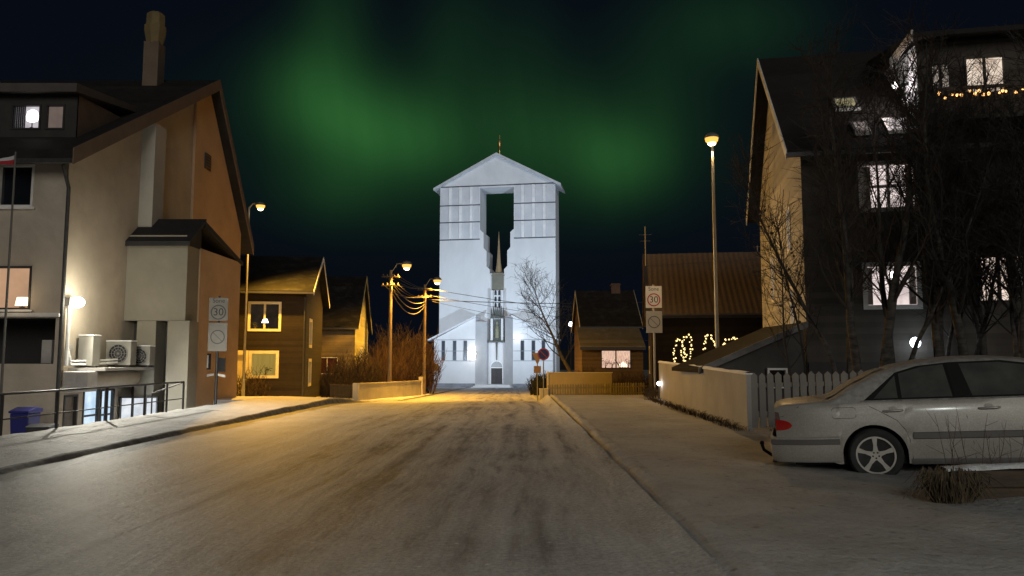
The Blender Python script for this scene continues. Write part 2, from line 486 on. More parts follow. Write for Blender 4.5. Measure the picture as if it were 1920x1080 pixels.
# ------------------------------------------------------------------ ground, road, pavements
def lerp(a, b, t): return a + (b - a) * t
def smooth(a, b, x):
    t = min(1, max(0, (x - a) / (b - a))); return t * t * (3 - 2 * t)
PROF = [(-30, 0.0), (0, 0.0), (15, 0.0), (28, -0.12), (36, -0.45), (44, -0.85), (60, -1.25), (80, -1.70), (112, -2.5), (400, -2.5)]
def prof(Y):
    for (a, za), (b, zb) in zip(PROF, PROF[1:]):
        if Y <= b: return lerp(za, zb, (Y - a) / (b - a))
    return -2.5
KL, KR = -6.5, 1.4
def G0(X, Y):
    r = prof(Y)
    if KL <= X <= KR: return r
    if X > KR:
        z = lerp(0.07 + 0.03 * smooth(5, 20, Y), r, smooth(29.2, 38, Y))
        if Y < 16: z += 0.05 * min(3.5, max(0, X - 4.6)) * smooth(4.5, 8, Y) * (1 - smooth(13, 15.5, Y))
        if 13 < Y < 30: z += 0.08 * smooth(4.6, 6, X)
        return z
    if X < -8.95 and 6 < Y < 26:
        return -0.9
    return lerp(0.065 + 0.065 * smooth(6.6, 8.5, -X), r, smooth(27, 36, Y)) if Y < 36 else r
def G(X, Y, rough=True):
    z = G0(X, Y)
    if rough and Y < 60:
        if KL <= X <= KR:
            z += 0.012 * mn.noise(Vector((X * 2.2, Y * 0.5, 0)))
        else:
            z += 0.030 * mn.noise(Vector((X * 1.3, Y * 1.1, 3))) + 0.016 * mn.noise(Vector((X * 4, Y * 3.5, 7)))
    return z
def sheet(name, xs, ys, mat, skip=None, skirt=None):
    v, f, idx = [], [], {}
    for j, y in enumerate(ys):
        for i, x in enumerate(xs):
            idx[i, j] = len(v); v.append((x, y, 0))
    for j in range(len(ys) - 1):
        for i in range(len(xs) - 1):
            if skip and skip((xs[i] + xs[i + 1]) / 2, (ys[j] + ys[j + 1]) / 2): continue
            f.append((idx[i, j], idx[i + 1, j], idx[i + 1, j + 1], idx[i, j + 1]))
    return v, f
def span(a, b, step):
    n = max(1, int(round((b - a) / step)))
    return [a + (b - a) * i / n for i in range(n + 1)]
YS = span(-8, 0, 1) + span(0, 20, 0.2)[1:] + span(20, 48, 0.4)[1:] + span(48, 120, 4)[1:] + [140, 180, 260, 400]
XL_FAR = [-400, -200, -100, -60, -40] + span(-30, -12, 1.5)
def make_sheet(name, xs, mat, smoothit=True):
    v, f = sheet(name, xs, YS, mat)
    pts = []
    for (x, y, _) in v:
        pts.append((x, y, G(x, y)))
    me = bpy.data.meshes.new(name)
    me.from_pydata(pts, [], f)
    me.materials.append(mat)
    me.polygons.foreach_set('use_smooth', [True] * len(me.polygons))
    me.set_sharp_from_angle(angle=R(50))
    o = bpy.data.objects.new(name, me); COL.objects.link(o)
    o['kind'] = 'structure'
    WM[o] = Matrix.Identity(4)
    return o
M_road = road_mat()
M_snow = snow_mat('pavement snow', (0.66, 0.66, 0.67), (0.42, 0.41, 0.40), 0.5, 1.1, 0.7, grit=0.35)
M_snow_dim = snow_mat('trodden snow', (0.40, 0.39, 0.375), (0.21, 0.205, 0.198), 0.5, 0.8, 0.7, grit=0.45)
M_snow_far = snow_mat('open snow', (0.72, 0.72, 0.74), (0.55, 0.55, 0.56), 0.3, 0.6, 0.5)
e = 0.0005
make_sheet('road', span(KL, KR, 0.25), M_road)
make_sheet('pavement', [KL - 0.16] + span(KL - 0.3, -8.9, 0.2), M_snow)
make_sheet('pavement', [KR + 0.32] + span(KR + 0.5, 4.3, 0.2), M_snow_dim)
def kerb(name, x0, x1, mat, ridge=0.0, n=5):
    """the step between road and pavement, rounded with snow"""
    pts, f = [], []
    for j, y in enumerate(YS):
        wob = 0.035 * mn.noise(Vector((x0, y * 1.7, 1))) + 0.03 * mn.noise(Vector((x0, y * 6.0, 4)))
        for i in range(n):
            t = i / (n - 1)
            z = lerp(G(x0, y), G(x1, y), smooth(0, 0.75, t))
            if ridge and 0 < i < n - 1:
                z += ridge * max(0, math.sin(math.pi * t) ** 1.5) * max(0, 0.25 + 2.0 * mn.noise(Vector((t * 1.5, y * 0.9, 9))) + 0.6 * mn.noise(Vector((t * 4, y * 3.1, 2)))) * (1 - 0.8 * smooth(11, 6, y))
            pts.append((lerp(x0, x1, t) + (wob if 0 < i < n - 1 else 0), y, z))
    for j in range(len(YS) - 1):
        for i in range(n - 1):
            f.append((j * n + i, j * n + i + 1, (j + 1) * n + i + 1, (j + 1) * n + i))
    me = bpy.data.meshes.new(name); me.from_pydata(pts, [], f); me.materials.append(mat)
    me.polygons.foreach_set('use_smooth', [True] * len(me.polygons))
    o = bpy.data.objects.new(name, me); COL.objects.link(o); o['kind'] = 'structure'; WM[o] = Matrix.Identity(4)
M_kerb = pm('slushy kerb stone with shade', (0.05, 0.048, 0.046), (0.20, 0.195, 0.19), 5, 0.7, 0.5, 25)  # dark tone carries the shadow line along the left kerb
M_kerb_snow = snow_mat('kerb under snow', (0.44, 0.43, 0.42), (0.20, 0.197, 0.193), 0.6, 1.4, 0.6, grit=0.4)
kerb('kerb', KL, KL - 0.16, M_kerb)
kerb('kerb', KR, KR + 0.32, M_kerb_snow, 0.055, 9)
make_sheet('ground', XL_FAR[:-1] + [-12, -11, -10, -9.4, -8.96, -8.9], M_snow_far)
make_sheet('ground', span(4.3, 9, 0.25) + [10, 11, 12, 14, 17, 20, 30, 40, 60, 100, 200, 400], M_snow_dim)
def hill(name, x, y, w, d, h, seed):
    nu, nv = 40, 8
    pts, f = [], []
    for j in range(nv + 1):
        for i in range(nu + 1):
            u, v = i / nu * 2 - 1, j / nv * 2 - 1
            z = h * max(0, (1 - u * u)) ** 0.7 * max(0, 1 - v * v) * (1 + 0.3 * mn.noise(Vector((u * 3, v * 2, seed)))) - 3
            pts.append((x + u * w, y + v * d, z))
    for j in range(nv):
        for i in range(nu):
            a = j * (nu + 1) + i
            f.append((a, a + 1, a + nu + 2, a + nu + 1))
    me = bpy.data.meshes.new(name); me.from_pydata(pts, [], f); me.materials.append(pm('far hillside', (0.02, 0.02, 0.022), None, 0.05, 0.9, 0))
    o = bpy.data.objects.new(name, me); COL.objects.link(o); o['kind'] = 'structure'; WM[o] = Matrix.Identity(4)
hill('hill', 30, 350, 330, 40, 8, 2)

# ------------------------------------------------------------------ common materials
M_white = pm('white render', (0.74, 0.75, 0.77), (0.66, 0.67, 0.69), 0.35, 0.8, 0.2, 12, (1, 1, 0.5), dirt=0.14)
M_panel = pm('church panel render', (0.66, 0.67, 0.70), (0.55, 0.56, 0.60), 0.5, 0.8, 0.2, 12, dirt=0.15)
M_fin = pm('brightened white render', (0.88, 0.88, 0.9), None, 0.8, 0.8, 0.1, 30)  # lighter than the wall: the light on the fins is put into the colour
M_trimw = pm('white trim paint', (0.72, 0.70, 0.66), (0.62, 0.60, 0.56), 4, 0.5, 0.1, 40)
M_cream = pm('cream trim paint', (0.62, 0.55, 0.36), (0.52, 0.46, 0.30), 4, 0.5, 0.1, 40)
M_dark = pm('dark gap', (0.02, 0.02, 0.022), None, 3, 0.8, 0)
M_steel = pm('galvanised steel', (0.34, 0.33, 0.31), (0.26, 0.255, 0.25), 6, 0.45, 0.08, 60, metal=0.6)
M_blackmetal = pm('black painted steel', (0.02, 0.02, 0.022), (0.035, 0.034, 0.033), 8, 0.5, 0.1, 50)
M_glass = pm('dark window glass', (0.012, 0.014, 0.018), None, 2, 0.06, 0, spec=0.6)
M_pole = pm('weathered pole wood', (0.24, 0.17, 0.10), (0.13, 0.09, 0.055), 6, 0.85, 0.6, 20, (3, 3, 0.3))
M_concrete = pm('concrete', (0.40, 0.38, 0.35), (0.30, 0.285, 0.265), 1.5, 0.85, 0.3, 25, dirt=0.35)
M_snowcap = snow_mat('settled snow', (0.78, 0.78, 0.79), (0.66, 0.66, 0.67), 0.3, 2.0, 0.5)

# ------------------------------------------------------------------ lamps
M_bulb_na = glow('sodium lamp glass', (1.0, 0.50, 0.10), 1.5)
M_bulb_core = glow('sodium lamp core', (1.0, 0.80, 0.45), 12)
def lamp_head(t, c, col, bulb, sc=1.0):
    """cobra head: a shell above, the lit bowl below"""
    TS = Matrix.Translation(Vector(c)) @ Matrix.Scale(sc, 4)
    h = MB(TS)
    h.lathe([(0.03, 0.17), (0.15, 0.15), (0.23, 0.07), (0.245, 0.0), (0.22, 0.0)][::-1], (0, 0, 0), 16)
    head = h.build('lamp_head', M_steel, t, 40)
    b = MB(TS)
    b.lathe([(0.02, -0.19), (0.13, -0.17), (0.20, -0.10), (0.218, -0.002)], (0, 0, 0), 16)
    b.build('lamp_glass', bulb, head, 40)
    MB(TS).ball((0, 0, -0.15), 0.14, 14, 8, 0.8).build('bulb', M_bulb_core, head, 60)

def street_lamp(label, base, head, power, r0=0.085, r1=0.045, tilt=(0, 0), spot=168, color=SODIUM, bulb=None):
    t = thing('street_lamp', label, 'street lamp', base, 0, 'street lamps on steel posts')
    bx, by, bz = base; hx, hy, hz = head
    p = MB()
    p.tube([(bx, by, bz - 0.2), (bx, by, bz + 1.2), (bx, by, bz + 1.21), (bx, by, hz - 0.35)], [r0, r0, r0 * 0.8, r1], 12)
    p.box(bx - 0.05, bx + 0.05, by - r0 - 0.012, by - r0 + 0.02, bz + 0.5, bz + 0.85)
    p.build('post', M_steel, t, 40)
    a = MB()
    d = math.hypot(hx - bx, hy - by)
    a.tube([(bx, by, hz - 0.36), (bx, by, hz - 0.1), (lerp(bx, hx, .3), lerp(by, hy, .3), hz + 0.1), (hx, hy, hz + 0.12)], [r1, r1, 0.03, 0.03], 8)
    a.build('arm', M_steel, t, 40)
    lamp_head(t, head, color, bulb or M_bulb_na)
    light('lamp_light', 'SPOT', (hx, hy, hz - 0.42), power, color, t, 0.12, aim=(hx + tilt[0], hy + tilt[1], hz - 5), spot=spot, blend=0.7)
    return t
street_lamp('tall steel street lamp rising behind the low shed roof on the right', (6.62, 25, 0.2), (6.60, 25, 8.75), 1150, tilt=(-2.2, -0.5), spot=150, color=(1.0, 0.61, 0.23), bulb=M_bulb_na)
street_lamp('street lamp with its post standing at the far corner of the left building', (-13.1, 38, -0.7), (-12.50, 37.9, 9.1), 11500, tilt=(3.4, -0.4), spot=146)
street_lamp('street lamp standing on the near pavement behind the viewer', (3.4, -3.4, 0.1), (2.5, -3.2, 6.0), 1250, color=(0.93, 1.0, 0.95), bulb=glow('white lamp glass', (1.0, 0.95, 0.85), 30))

M_wood_arm = pm('dark crossarm wood', (0.07, 0.05, 0.03), (0.05, 0.035, 0.02), 6, 0.85, 0.3, 20)
M_wire = pm('overhead cable', (0.03, 0.028, 0.026), None, 3, 0.6, 0)
M_insul = pm('porcelain insulator', (0.16, 0.12, 0.09), None, 3, 0.3, 0)
def utility_pole(label, base, top, head, power):
    t = thing('utility_pole', label, 'utility pole', base, 0, 'wooden poles carrying lamps and cables')
    bx, by, bz = base
    MB().tube([(bx, by, bz - 0.2), (bx, by, top)], [0.15, 0.10], 12).build('pole', M_pole, t, 40)
    for k, z in enumerate((top - 0.45, top - 1.05)):
        m = MB(); m.box(bx - 0.6, bx + 0.6, by - 0.16, by - 0.09, z - 0.04, z + 0.04)
        arm = m.build('crossarm', M_wood_arm, t)
        for q in (-0.5, -0.22, 0.22, 0.5):
            i = MB(); i.lathe([(0.02, 0), (0.05, 0.02), (0.035, 0.06), (0.05, 0.09), (0.01, 0.13)], (bx + q, by - 0.125, z + 0.05), 8)
            i.build('insulator', M_insul, arm, 40)
    hx, hy, hz = head
    MB().tube([(bx, by, top - 0.2), (lerp(bx, hx, .4), lerp(by, hy, .4), hz + 0.08), (hx, hy, hz + 0.12)], [0.03, 0.03, 0.025], 8).build('lamp_arm', M_steel, t, 40)
    lamp_head(t, head, SODIUM, M_bulb_na, 1.45)
    light('lamp_light', 'SPOT', (hx, hy, hz - 0.55), power, SODIUM, t, 0.12, aim=(hx, hy, hz - 5), spot=162, blend=0.5)
    return t
utility_pole('wooden pole with a lit lamp left of the hedge, taller of the pair', (-8.19, 52, -1.0), 7.5, (-7.1, 51.8, 7.85), 8500)
utility_pole('wooden pole with a lit lamp standing at the far end of the yellow lit wall', (-7.12, 63, -1.3), 7.6, (-6.1, 62.8, 7.95), 6500)
def cable(label, a, b, sag, r=0.018):
    a, b = Vector(a), Vector(b)
    pts = [a.lerp(b, i / 16) - Vector((0, 0, sag * 4 * (i / 16) * (1 - i / 16))) for i in range(17)]
    o = MB().tube(pts, r, 5).build('overhead_cable', M_wire)
    o.data.polygons.foreach_set('use_smooth', [True] * len(o.data.polygons))
    tag(o, label, 'cable', 'overhead cables of the street')
for q in (-0.5, -0.22, 0.22, 0.5):
    cable('cable slung between the two wooden lamp poles', (-8.19 + q, 51.87, 7.15), (-7.12 + q, 62.87, 7.25), 0.25)
    cable('cable slung between the two wooden lamp poles', (-8.19 + q, 51.87, 6.55), (-7.12 + q, 62.87, 6.65), 0.45)
cable('upper cable running from the farther lamp pole across the church to the right', (-6.8, 62.87, 7.25), (14, 66, 4.9), 0.3, 0.022)
cable('thick lower cable running from the farther lamp pole across the church', (-6.8, 62.87, 6.35), (16, 68, 6.7), 0.3, 0.03)
cable('sagging thin cable crossing the church below the thick one', (-6.5, 62.87, 6.65), (16, 70, 3.9), 0.25, 0.018)
cable('lowest thin cable crossing the church above its wings', (-6.5, 62.87, 6.2), (16, 72, 2.8), 0.3, 0.016)
for q in range(3):
    cable('slack cable dropping from the nearer lamp pole to the farther', (-8.19, 51.9, 6.8 - 0.3 * q), (-7.12, 62.9, 5.9 - 0.2 * q + 0.3), 0.7 + 0.2 * q, 0.03)

# floodlights of the church, low on the snow to both sides of its forecourt
M_bulb_cool = glow('floodlight glass', (0.80, 0.90, 1.0), 40)
def floodlight(label, loc, aim, power, spot):
    t = thing('floodlight', label, 'floodlight', loc, 0, 'floodlights aimed at the church')
    x, y, z = loc
    MB().tube([(x, y, z - 0.1), (x, y, z + 1.0)], 0.04, 8).build('post', M_blackmetal, t, 40)
    d = (Vector(aim) - Vector((x, y, z + 1.1))).normalized()
    Q = Matrix.Translation(Vector((x, y, z + 1.1))) @ d.to_track_quat('-Y', 'Z').to_matrix().to_4x4()
    b = MB(Q).box(-0.25, 0.25, 0.0, 0.14, -0.18, 0.18).build('housing', M_blackmetal, t, bevel=0.02)
    MB(Q).box(-0.22, 0.22, -0.012, -0.001, -0.15, 0.15).build('lens', M_bulb_cool, b)
    light('flood', 'SPOT', Vector((x, y, z + 1.1)) + d * 0.08, power, (0.66, 0.82, 1.0), t, 0.2, aim=aim, spot=spot, blend=1.0)
floodlight('black floodlight in the snow left of the church forecourt', (-17.5, 84, -1.85), (-3.0, 114, 16), 25000, 84)
floodlight('black floodlight in the snow right of the church forecourt', (11.5, 84, -1.85), (-1.5, 114, 16), 25000, 84)
# ------------------------------------------------------------------ church
CF = Matrix.Translation(Vector((-2.27, 115, -2.55))) @ Matrix.Rotation(R(-10), 4, 'Z')
ch = thing('church', 'floodlit white church with a tall gabled slab tower and stepped opening', 'church', (-2.27, 115, -2.55), R(-10))
U = [(-8.85, 0), (8.85, 0), (8.85, 30.0), (2.6, 30.0), (2.6, 23.6), (2.05, 23.1), (2.05, 20.8), (1.58, 20.3), (1.58, 18.0), (1.1, 17.5), (1.1, 16.9),
     (-1.1, 16.9), (-1.1, 17.5), (-1.58, 18.0), (-1.58, 20.3), (-2.05, 20.8), (-2.05, 23.1), (-2.6, 23.6), (-2.6, 30.0), (-8.85, 30.0)]
m = MB(CF)
# the slab is split along its height so that every face is simple
def both(pts, v0=0.0, v1=4.5):
    m.prism(pts, v0, v1); m.prism([(-a, b) for a, b in pts][::-1], v0, v1)
both([(-8.85, 16.9), (-1.1, 16.9), (-1.1, 17.5), (-1.58, 18.0), (-1.58, 20.3), (-2.05, 20.8), (-2.05, 23.1), (-2.6, 23.6), (-2.6, 30.3), (-8.85, 30.3)])
m.prism([(-8.85, 0), (8.85, 0), (8.85, 16.9), (-8.85, 16.9)], 0, 4.5)
m.prism([(-8.85, 30.3), (8.85, 30.3), (0, 34.9)], 0.0, 4.5)
m.box(-2.6, 2.6, 0, 4.5, 30.0, 30.3)
m.build('tower_slab', M_white, ch)
m = MB(CF)
for s in (-1, 1):
    m.prism([(s * 9.75, 29.75), (0, 34.85), (0, 35.2), (s * 9.75, 30.1)], -0.7, 5.2)
m.build('roof', pm('pale roof metal', (0.62, 0.64, 0.67), None, 1, 0.5, 0.05), ch)
m = MB(CF)
for s in (-1, 1):
    u0, u1 = (-8.75, -2.75) if s < 0 else (2.75, 8.75)
    for a, b in ((27.45, 30.25), (24.85, 27.35), (22.2, 24.75)):
        MB(CF).box(u0, u1, -0.05, 0.0, a + 0.02, b - 0.02).build('wall_panel', M_panel, ch)
m = MB(CF)
for s in (-1, 1):
    for zz in (30.3, 27.4, 24.8, 22.15):
        m.box(s * 8.86 if s < 0 else 2.62, -2.62 if s < 0 else s * 8.86, -0.07, 0.0, zz - 0.075, zz + 0.075)
m.box(-2.6, 2.6, -0.06, 0.0, 30.24, 30.36)
m.build('joint', pm('joint shadow gap', (0.07, 0.075, 0.09), None, 3, 0.8, 0), ch)
m = MB(CF)
for uc in (-7.2, -5.6, -3.95, 3.95, 5.6, 7.2):
    for a, b in ((27.5, 30.2), (24.9, 27.3), (22.25, 24.7)):
        MB(CF).box(uc - 0.22, uc + 0.22, -0.22, -0.05, a, b).build('fin', M_fin, ch)
# front wings with half gables
m = MB(CF)
for s in (-1, 1):
    q = 0.2
    i, o_ = q + s * 2.75, s * 8.75
    pts = [(i, 0.65), (o_, 0.65), (o_, 7.0), (i, 10.2)]
    m = MB(CF)
    m.prism(pts if s < 0 else pts[::-1], -3.0, -0.004)
    m.box(min(i, o_) + .01, max(i, o_) - .01, -2.98, -0.006, 0, 0.65)
    m.build('wing_wall', M_white, ch)
m = MB(CF)
for s in (-1, 1):
    i, o_ = 0.2 + s * 2.6, s * 9.6
    MB(CF).prism([(i, 10.22), (o_, 6.75), (o_, 6.98), (i, 10.5)], -3.5, -0.006).build('wing_roof', pm('snowy church roof', (0.76, 0.77, 0.8), None, 1, 0.6, 0.1), ch)
m = MB(CF)
for s in (-1, 1):
    u0, u1 = (-8.9, -2.6) if s < 0 else (2.95 + .05, 8.9)
    MB(CF).box(u0, u1, -3.06, -2.95, 0, 0.62).build('plinth', pm('grey plinth stone', (0.30, 0.32, 0.36), (0.18, 0.19, 0.22), 1.2, 0.85, 0.5, 8), ch)
M_cwin = pm('church window glass', (0.05, 0.06, 0.075), None, 2, 0.2, 0)
for uc in (-7.35, -5.65, -4.05, 4.35, 5.95, 7.4):
    w = MB(CF)
    for (x0, x1, z0, z1) in ((-.26, -.19, 3.95, 6.8), (.19, .26, 3.95, 6.8), (-.19, .19, 3.95, 4.02), (-.19, .19, 6.73, 6.8), (-.19, .19, 5.2, 5.3)):
        w.box(uc + x0, uc + x1, -3.06, -2.99, z0, z1)
    wo = w.build('window', pm('grey window frame', (0.12, 0.125, 0.14), None, 3, 0.6, 0), ch)
    MB(CF).box(uc - .2, uc + .2, -3.02, -3.0, 3.97, 6.78).build('pane', M_cwin, wo)
m = MB(CF)
for s in (-1, 1):
    u0, u1 = (-8.7, -2.62) if s < 0 else (3.0, 8.7)
    for zz in (6.93, 5.3, 3.88):
        m.box(u0, u1, -3.035, -2.995, zz - 0.04, zz + 0.04)
m.build('string_course', pm('grey string course', (0.30, 0.32, 0.36), None, 3, 0.8, 0), ch)
# splayed entrance recess
m = MB(CF)
c0 = 0.2
m.prism([(-2.55, -2.9), (c0 - 1.35, -1.6), (c0 - 1.35, -0.005), (-2.55, -0.005)], 0.3, 9.6, axis='z')
m.prism([(2.95, -2.9), (2.95, -0.005), (c0 + 1.35, -0.005), (c0 + 1.35, -1.6)], 0.3, 10.4, axis='z')
m.build('entrance_wall', pm('shaded entrance render', (0.50, 0.51, 0.53), (0.42, 0.43, 0.45), 0.7, 0.8, 0.2, 20), ch)  # splayed recess walls greyed, their shade is in the colour
m = MB(CF)
m.box(c0 - 1.35, c0 + 1.35, -0.9, -0.005, 0.3, 6.7)
m.box(c0 - 0.95, c0 - 0.62, -0.9, -0.005, 6.7, 14.3); m.box(c0 + 0.62, c0 + 0.95, -0.9, -0.005, 6.7, 14.3)
m.box(c0 - 0.62, c0 + 0.62, -0.5, -0.005, 6.7, 14.3)
m.build('portal', M_white, ch)
M_tan = pm('tan copper', (0.34, 0.24, 0.13), (0.28, 0.20, 0.11), 1, 0.5, 0.1)
M_bronze = pm('dark bronze relief', (0.05, 0.055, 0.05), (0.12, 0.13, 0.12), 3.5, 0.6, 0.6, 6)
m = MB(CF)
m.box(c0 - .62, c0 + .62, -0.62, -0.5, 6.9, 10.0)
b = m.build('niche', M_bronze, ch)
m = MB(CF)
m.lathe([(0.30, 7.2), (0.32, 8.2), (0.26, 9.0), (0.12, 9.15), (0.17, 9.35), (0.15, 9.6), (0.02, 9.72)], (c0, -0.75, 0), 12)
m.build('statue', pm('bronze statue', (0.16, 0.17, 0.13), (0.28, 0.27, 0.16), 3, 0.5, 0.3, 8), b, 40)
m = MB(CF)
for k in range(7):
    u = c0 - 0.95 + k * 0.3
    m.prism([(u, 10.1), (u + 0.25, 10.1), (u + 0.2, 11.3 + 0.25 * (k % 2)), (u + 0.125, 11.75 + 0.2 * (k % 2)), (u + 0.05, 11.3)], -1.05, -0.91)
m.build('ornament', M_bronze, ch)
m = MB(CF)
for r_ in range(3):
    for q in (-0.28, 0.28):
        u, z = c0 + q, 11.75 + r_ * 0.92
        pts = [(u - .17, z), (u + .17, z), (u + .17, z + .55), (u + .1, z + .68), (u, z + .74), (u - .1, z + .68), (u - .17, z + .55)]
        m.prism(pts, -0.53, -0.501)
w = m.build('belfry_window', M_cwin, ch)
m = MB(CF); m.box(c0 - 0.85, c0 + 0.85, -0.35, 1.2, 14.35, 16.95); m.box(c0 - .95, c0 + .95, -0.4, 1.25, 16.5, 16.62)
m.build('spire_base', pm('grey tan copper', (0.20, 0.19, 0.15), (0.16, 0.15, 0.12), 1, 0.6, 0.2), ch)
m = MB(CF); m.lathe([(0.62, 16.95), (0.45, 17.6), (0.30, 18.6), (0.02, 23.3)], (c0, 0.5, 0), 8)
m.build('spire', M_tan, ch)
m = MB(CF)
m.box(c0 - 1.3, c0 + 1.3, -1.5, -0.9, 6.55, 6.8)
m.prism([(c0 - .12, 6.55), (c0 + .12, 6.55), (c0 + .03, 4.0), (c0 - .03, 4.0)], -1.12, -0.905)
m.build('canopy', M_bronze, ch)
m = MB(CF)
for s in (-1, 1): MB(CF).box(c0 + s * 1.62 - .13, c0 + s * 1.62 + .13, -1.35, -1.2 + 0.25, 0.5, 4.6).build('door_column', M_bronze, ch)
m = MB(CF)
arch = [(c0 + 1.0 * math.cos(math.pi * k / 12), 2.95 + 1.0 * math.sin(math.pi * k / 12)) for k in range(13)]
arch_i = [(c0 + .84 * math.cos(math.pi * k / 12), 2.95 + .84 * math.sin(math.pi * k / 12)) for k in range(13)]
for k in range(12): m.prism([arch[k], arch[k + 1], arch_i[k + 1], arch_i[k]], -1.0, -0.901)
m.box(c0 - 1.0, c0 - .84, -1.0, -0.901, 0.5, 2.95); m.box(c0 + .84, c0 + 1.0, -1.0, -0.901, 0.5, 2.95)
m.box(c0 - .84, c0 + .84, -1.0, -0.901, 2.82, 2.95)
fr = m.build('door_frame', M_fin, ch)
m = MB(CF); m.prism(arch_i, -0.96, -0.903); m.build('fanlight', pm('leaded fanlight', (0.20, 0.21, 0.22), (0.42, 0.43, 0.44), 14, 0.4, 0.3, 20), fr)
m = MB(CF)
for s in (-1, 1):
    m.box(min(c0, c0 + s * .83) + .01, max(c0, c0 + s * .83) - .01, -0.97, -0.904, 0.5, 2.81)
    for z in (0.65, 1.4, 2.1):
        m.box(c0 + s * .42 - .25, c0 + s * .42 + .25, -1.0, -0.97, z, z + .55)
m.build('door', pm('dark church door', (0.022, 0.018, 0.02), (0.04, 0.03, 0.03), 5, 0.5, 0.3, 15), ch)
m = MB(CF)
for k in range(3): m.box(c0 - 2.9 + .2 * k, c0 + 2.9 - .2 * k, -5.2 + .5 * k, -0.91 - .001 * k, 0.17 * k - .3, 0.17 * (k + 1))
m.build('steps', M_snowcap, ch)
m = MB(CF); m.tube([(0, 2, 35.2), (0, 2, 36.3)], 0.07, 8); m.tube([(0, 2, 36.3), (0, 2, 36.7), (0, 2, 37.6), (0, 2, 38.0)], [.07, .26, .26, .07], 10)
m.tube([(0, 2, 38.0), (0, 2, 38.6)], .07, 6)
m.build('finial', pm('gilded finial', (0.75, 0.55, 0.2), None, 4, 0.3, 0.05, metal=0.8), ch, 40)
for u, lab, cc, pw in ((-2.75, 'small lit lamp on the corner of the church wing left of the door', (1.0, 0.90, 0.80), 110), (3.6, 'tiny lit lamp high on the church wing right of the door', (0.95, 0.95, 1.0), 25)):
    p = CF @ Vector((u, -3.2, 4.95 if u < 0 else 7.2))
    t = thing('wall_lamp', lab, 'wall lamp', p)
    mm = MB(); mm.box(p.x - .06, p.x + .06, p.y, p.y + .2, p.z + .12, p.z + .2); mm.build('bracket', M_blackmetal, t)
    rr = 0.32 if u < 0 else 0.14
    MB().ball(p, rr, 12, 8).build('globe', glow('church lamp globe', (1.0, 0.90, 0.78), 7), t, 60)
    light('lamp_light', 'POINT', (p.x, p.y - .5, p.z), pw, cc, t, 0.15)

# ------------------------------------------------------------------ gabled houses
def gable_house(t, F, w, d, eave, ridge, yr, over, verge, wallm, roofm, trimm, holes_f=(), holes_r=(), holes_l=(), thick=0.16, z0=0.0, x_left_trim=True, board=0.2, eave_b=None, front=True, endm=None):
    """ridge along local x; x 0..w, front wall y 0, back y d"""
    eb = eave if eave_b is None else eave_b
    endm = endm or wallm
    m = MB(F); wall_cells(m, 0, w, z0, eave, holes_f); m.build('front_wall', wallm, t)
    m = MB(F); m.poly([(0, d, z0), (w, d, z0), (w, d, eb), (0, d, eb)]); m.build('rear_wall', wallm, t)
    for side, x, hs in (('r', w, holes_r), ('l', 0, holes_l)):
        Fs = facade(F, (x, 0, 0), R(90)) if side == 'r' else facade(F, (x, d, 0), R(-90))
        m = MB(Fs)
        top = min(eave, eb)
        wall_cells(m, 0, d, z0, top, hs)
        if side == 'r': pts = [(0, 0, top), (d, 0, top), (d, 0, eb), (yr, 0, ridge), (0, 0, eave)]
        else: pts = [(0, 0, top), (d, 0, top), (d, 0, eave), (d - yr, 0, ridge), (0, 0, eb)]
        # gable triangle, without doubled points
        pp = []
        for p in pts:
            if not pp or (Vector(p) - Vector(pp[-1])).length > 1e-5: pp.append(p)
        if (Vector(pp[0]) - Vector(pp[-1])).length < 1e-5: pp.pop()
        m.poly(pp)
        m.build('gable_wall', endm, t)
    sf, sb = (ridge - eave) / yr, (ridge - eb) / (d - yr)
    m = MB(F)
    m.prism([(-over, eave - over * sf), (yr, ridge), (yr, ridge + thick), (-over, eave - over * sf + thick)], -verge, w + verge, axis='x')
    m.prism([(yr, ridge), (d + over, eb - over * sb), (d + over, eb - over * sb + thick), (yr, ridge + thick)], -verge, w + verge, axis='x')
    rf = m.build('roof', roofm, t)
    for x in ((-verge - .03, -verge), (w + verge, w + verge + .03)):
        m = MB(F)
        m.prism([(-over - .02, eave - over * sf - board * .4), (yr, ridge - board * .4), (yr, ridge + thick + .03), (-over - .02, eave - over * sf + thick + .03)], x[0], x[1], axis='x')
        m.prism([(yr, ridge - board * .4), (d + over + .02, eb - over * sb - board * .4), (d + over + .02, eb - over * sb + thick + .03), (yr, ridge + thick + .03)], x[0], x[1], axis='x')
        m.build('barge_board', trimm, t)
    m = MB(F)
    m.box(-verge, w + verge, -over - .10, -over - .002, eave - over * sf - .02, eave - over * sf + .09)
    m.build('gutter', M_blackmetal, t)
    return rf

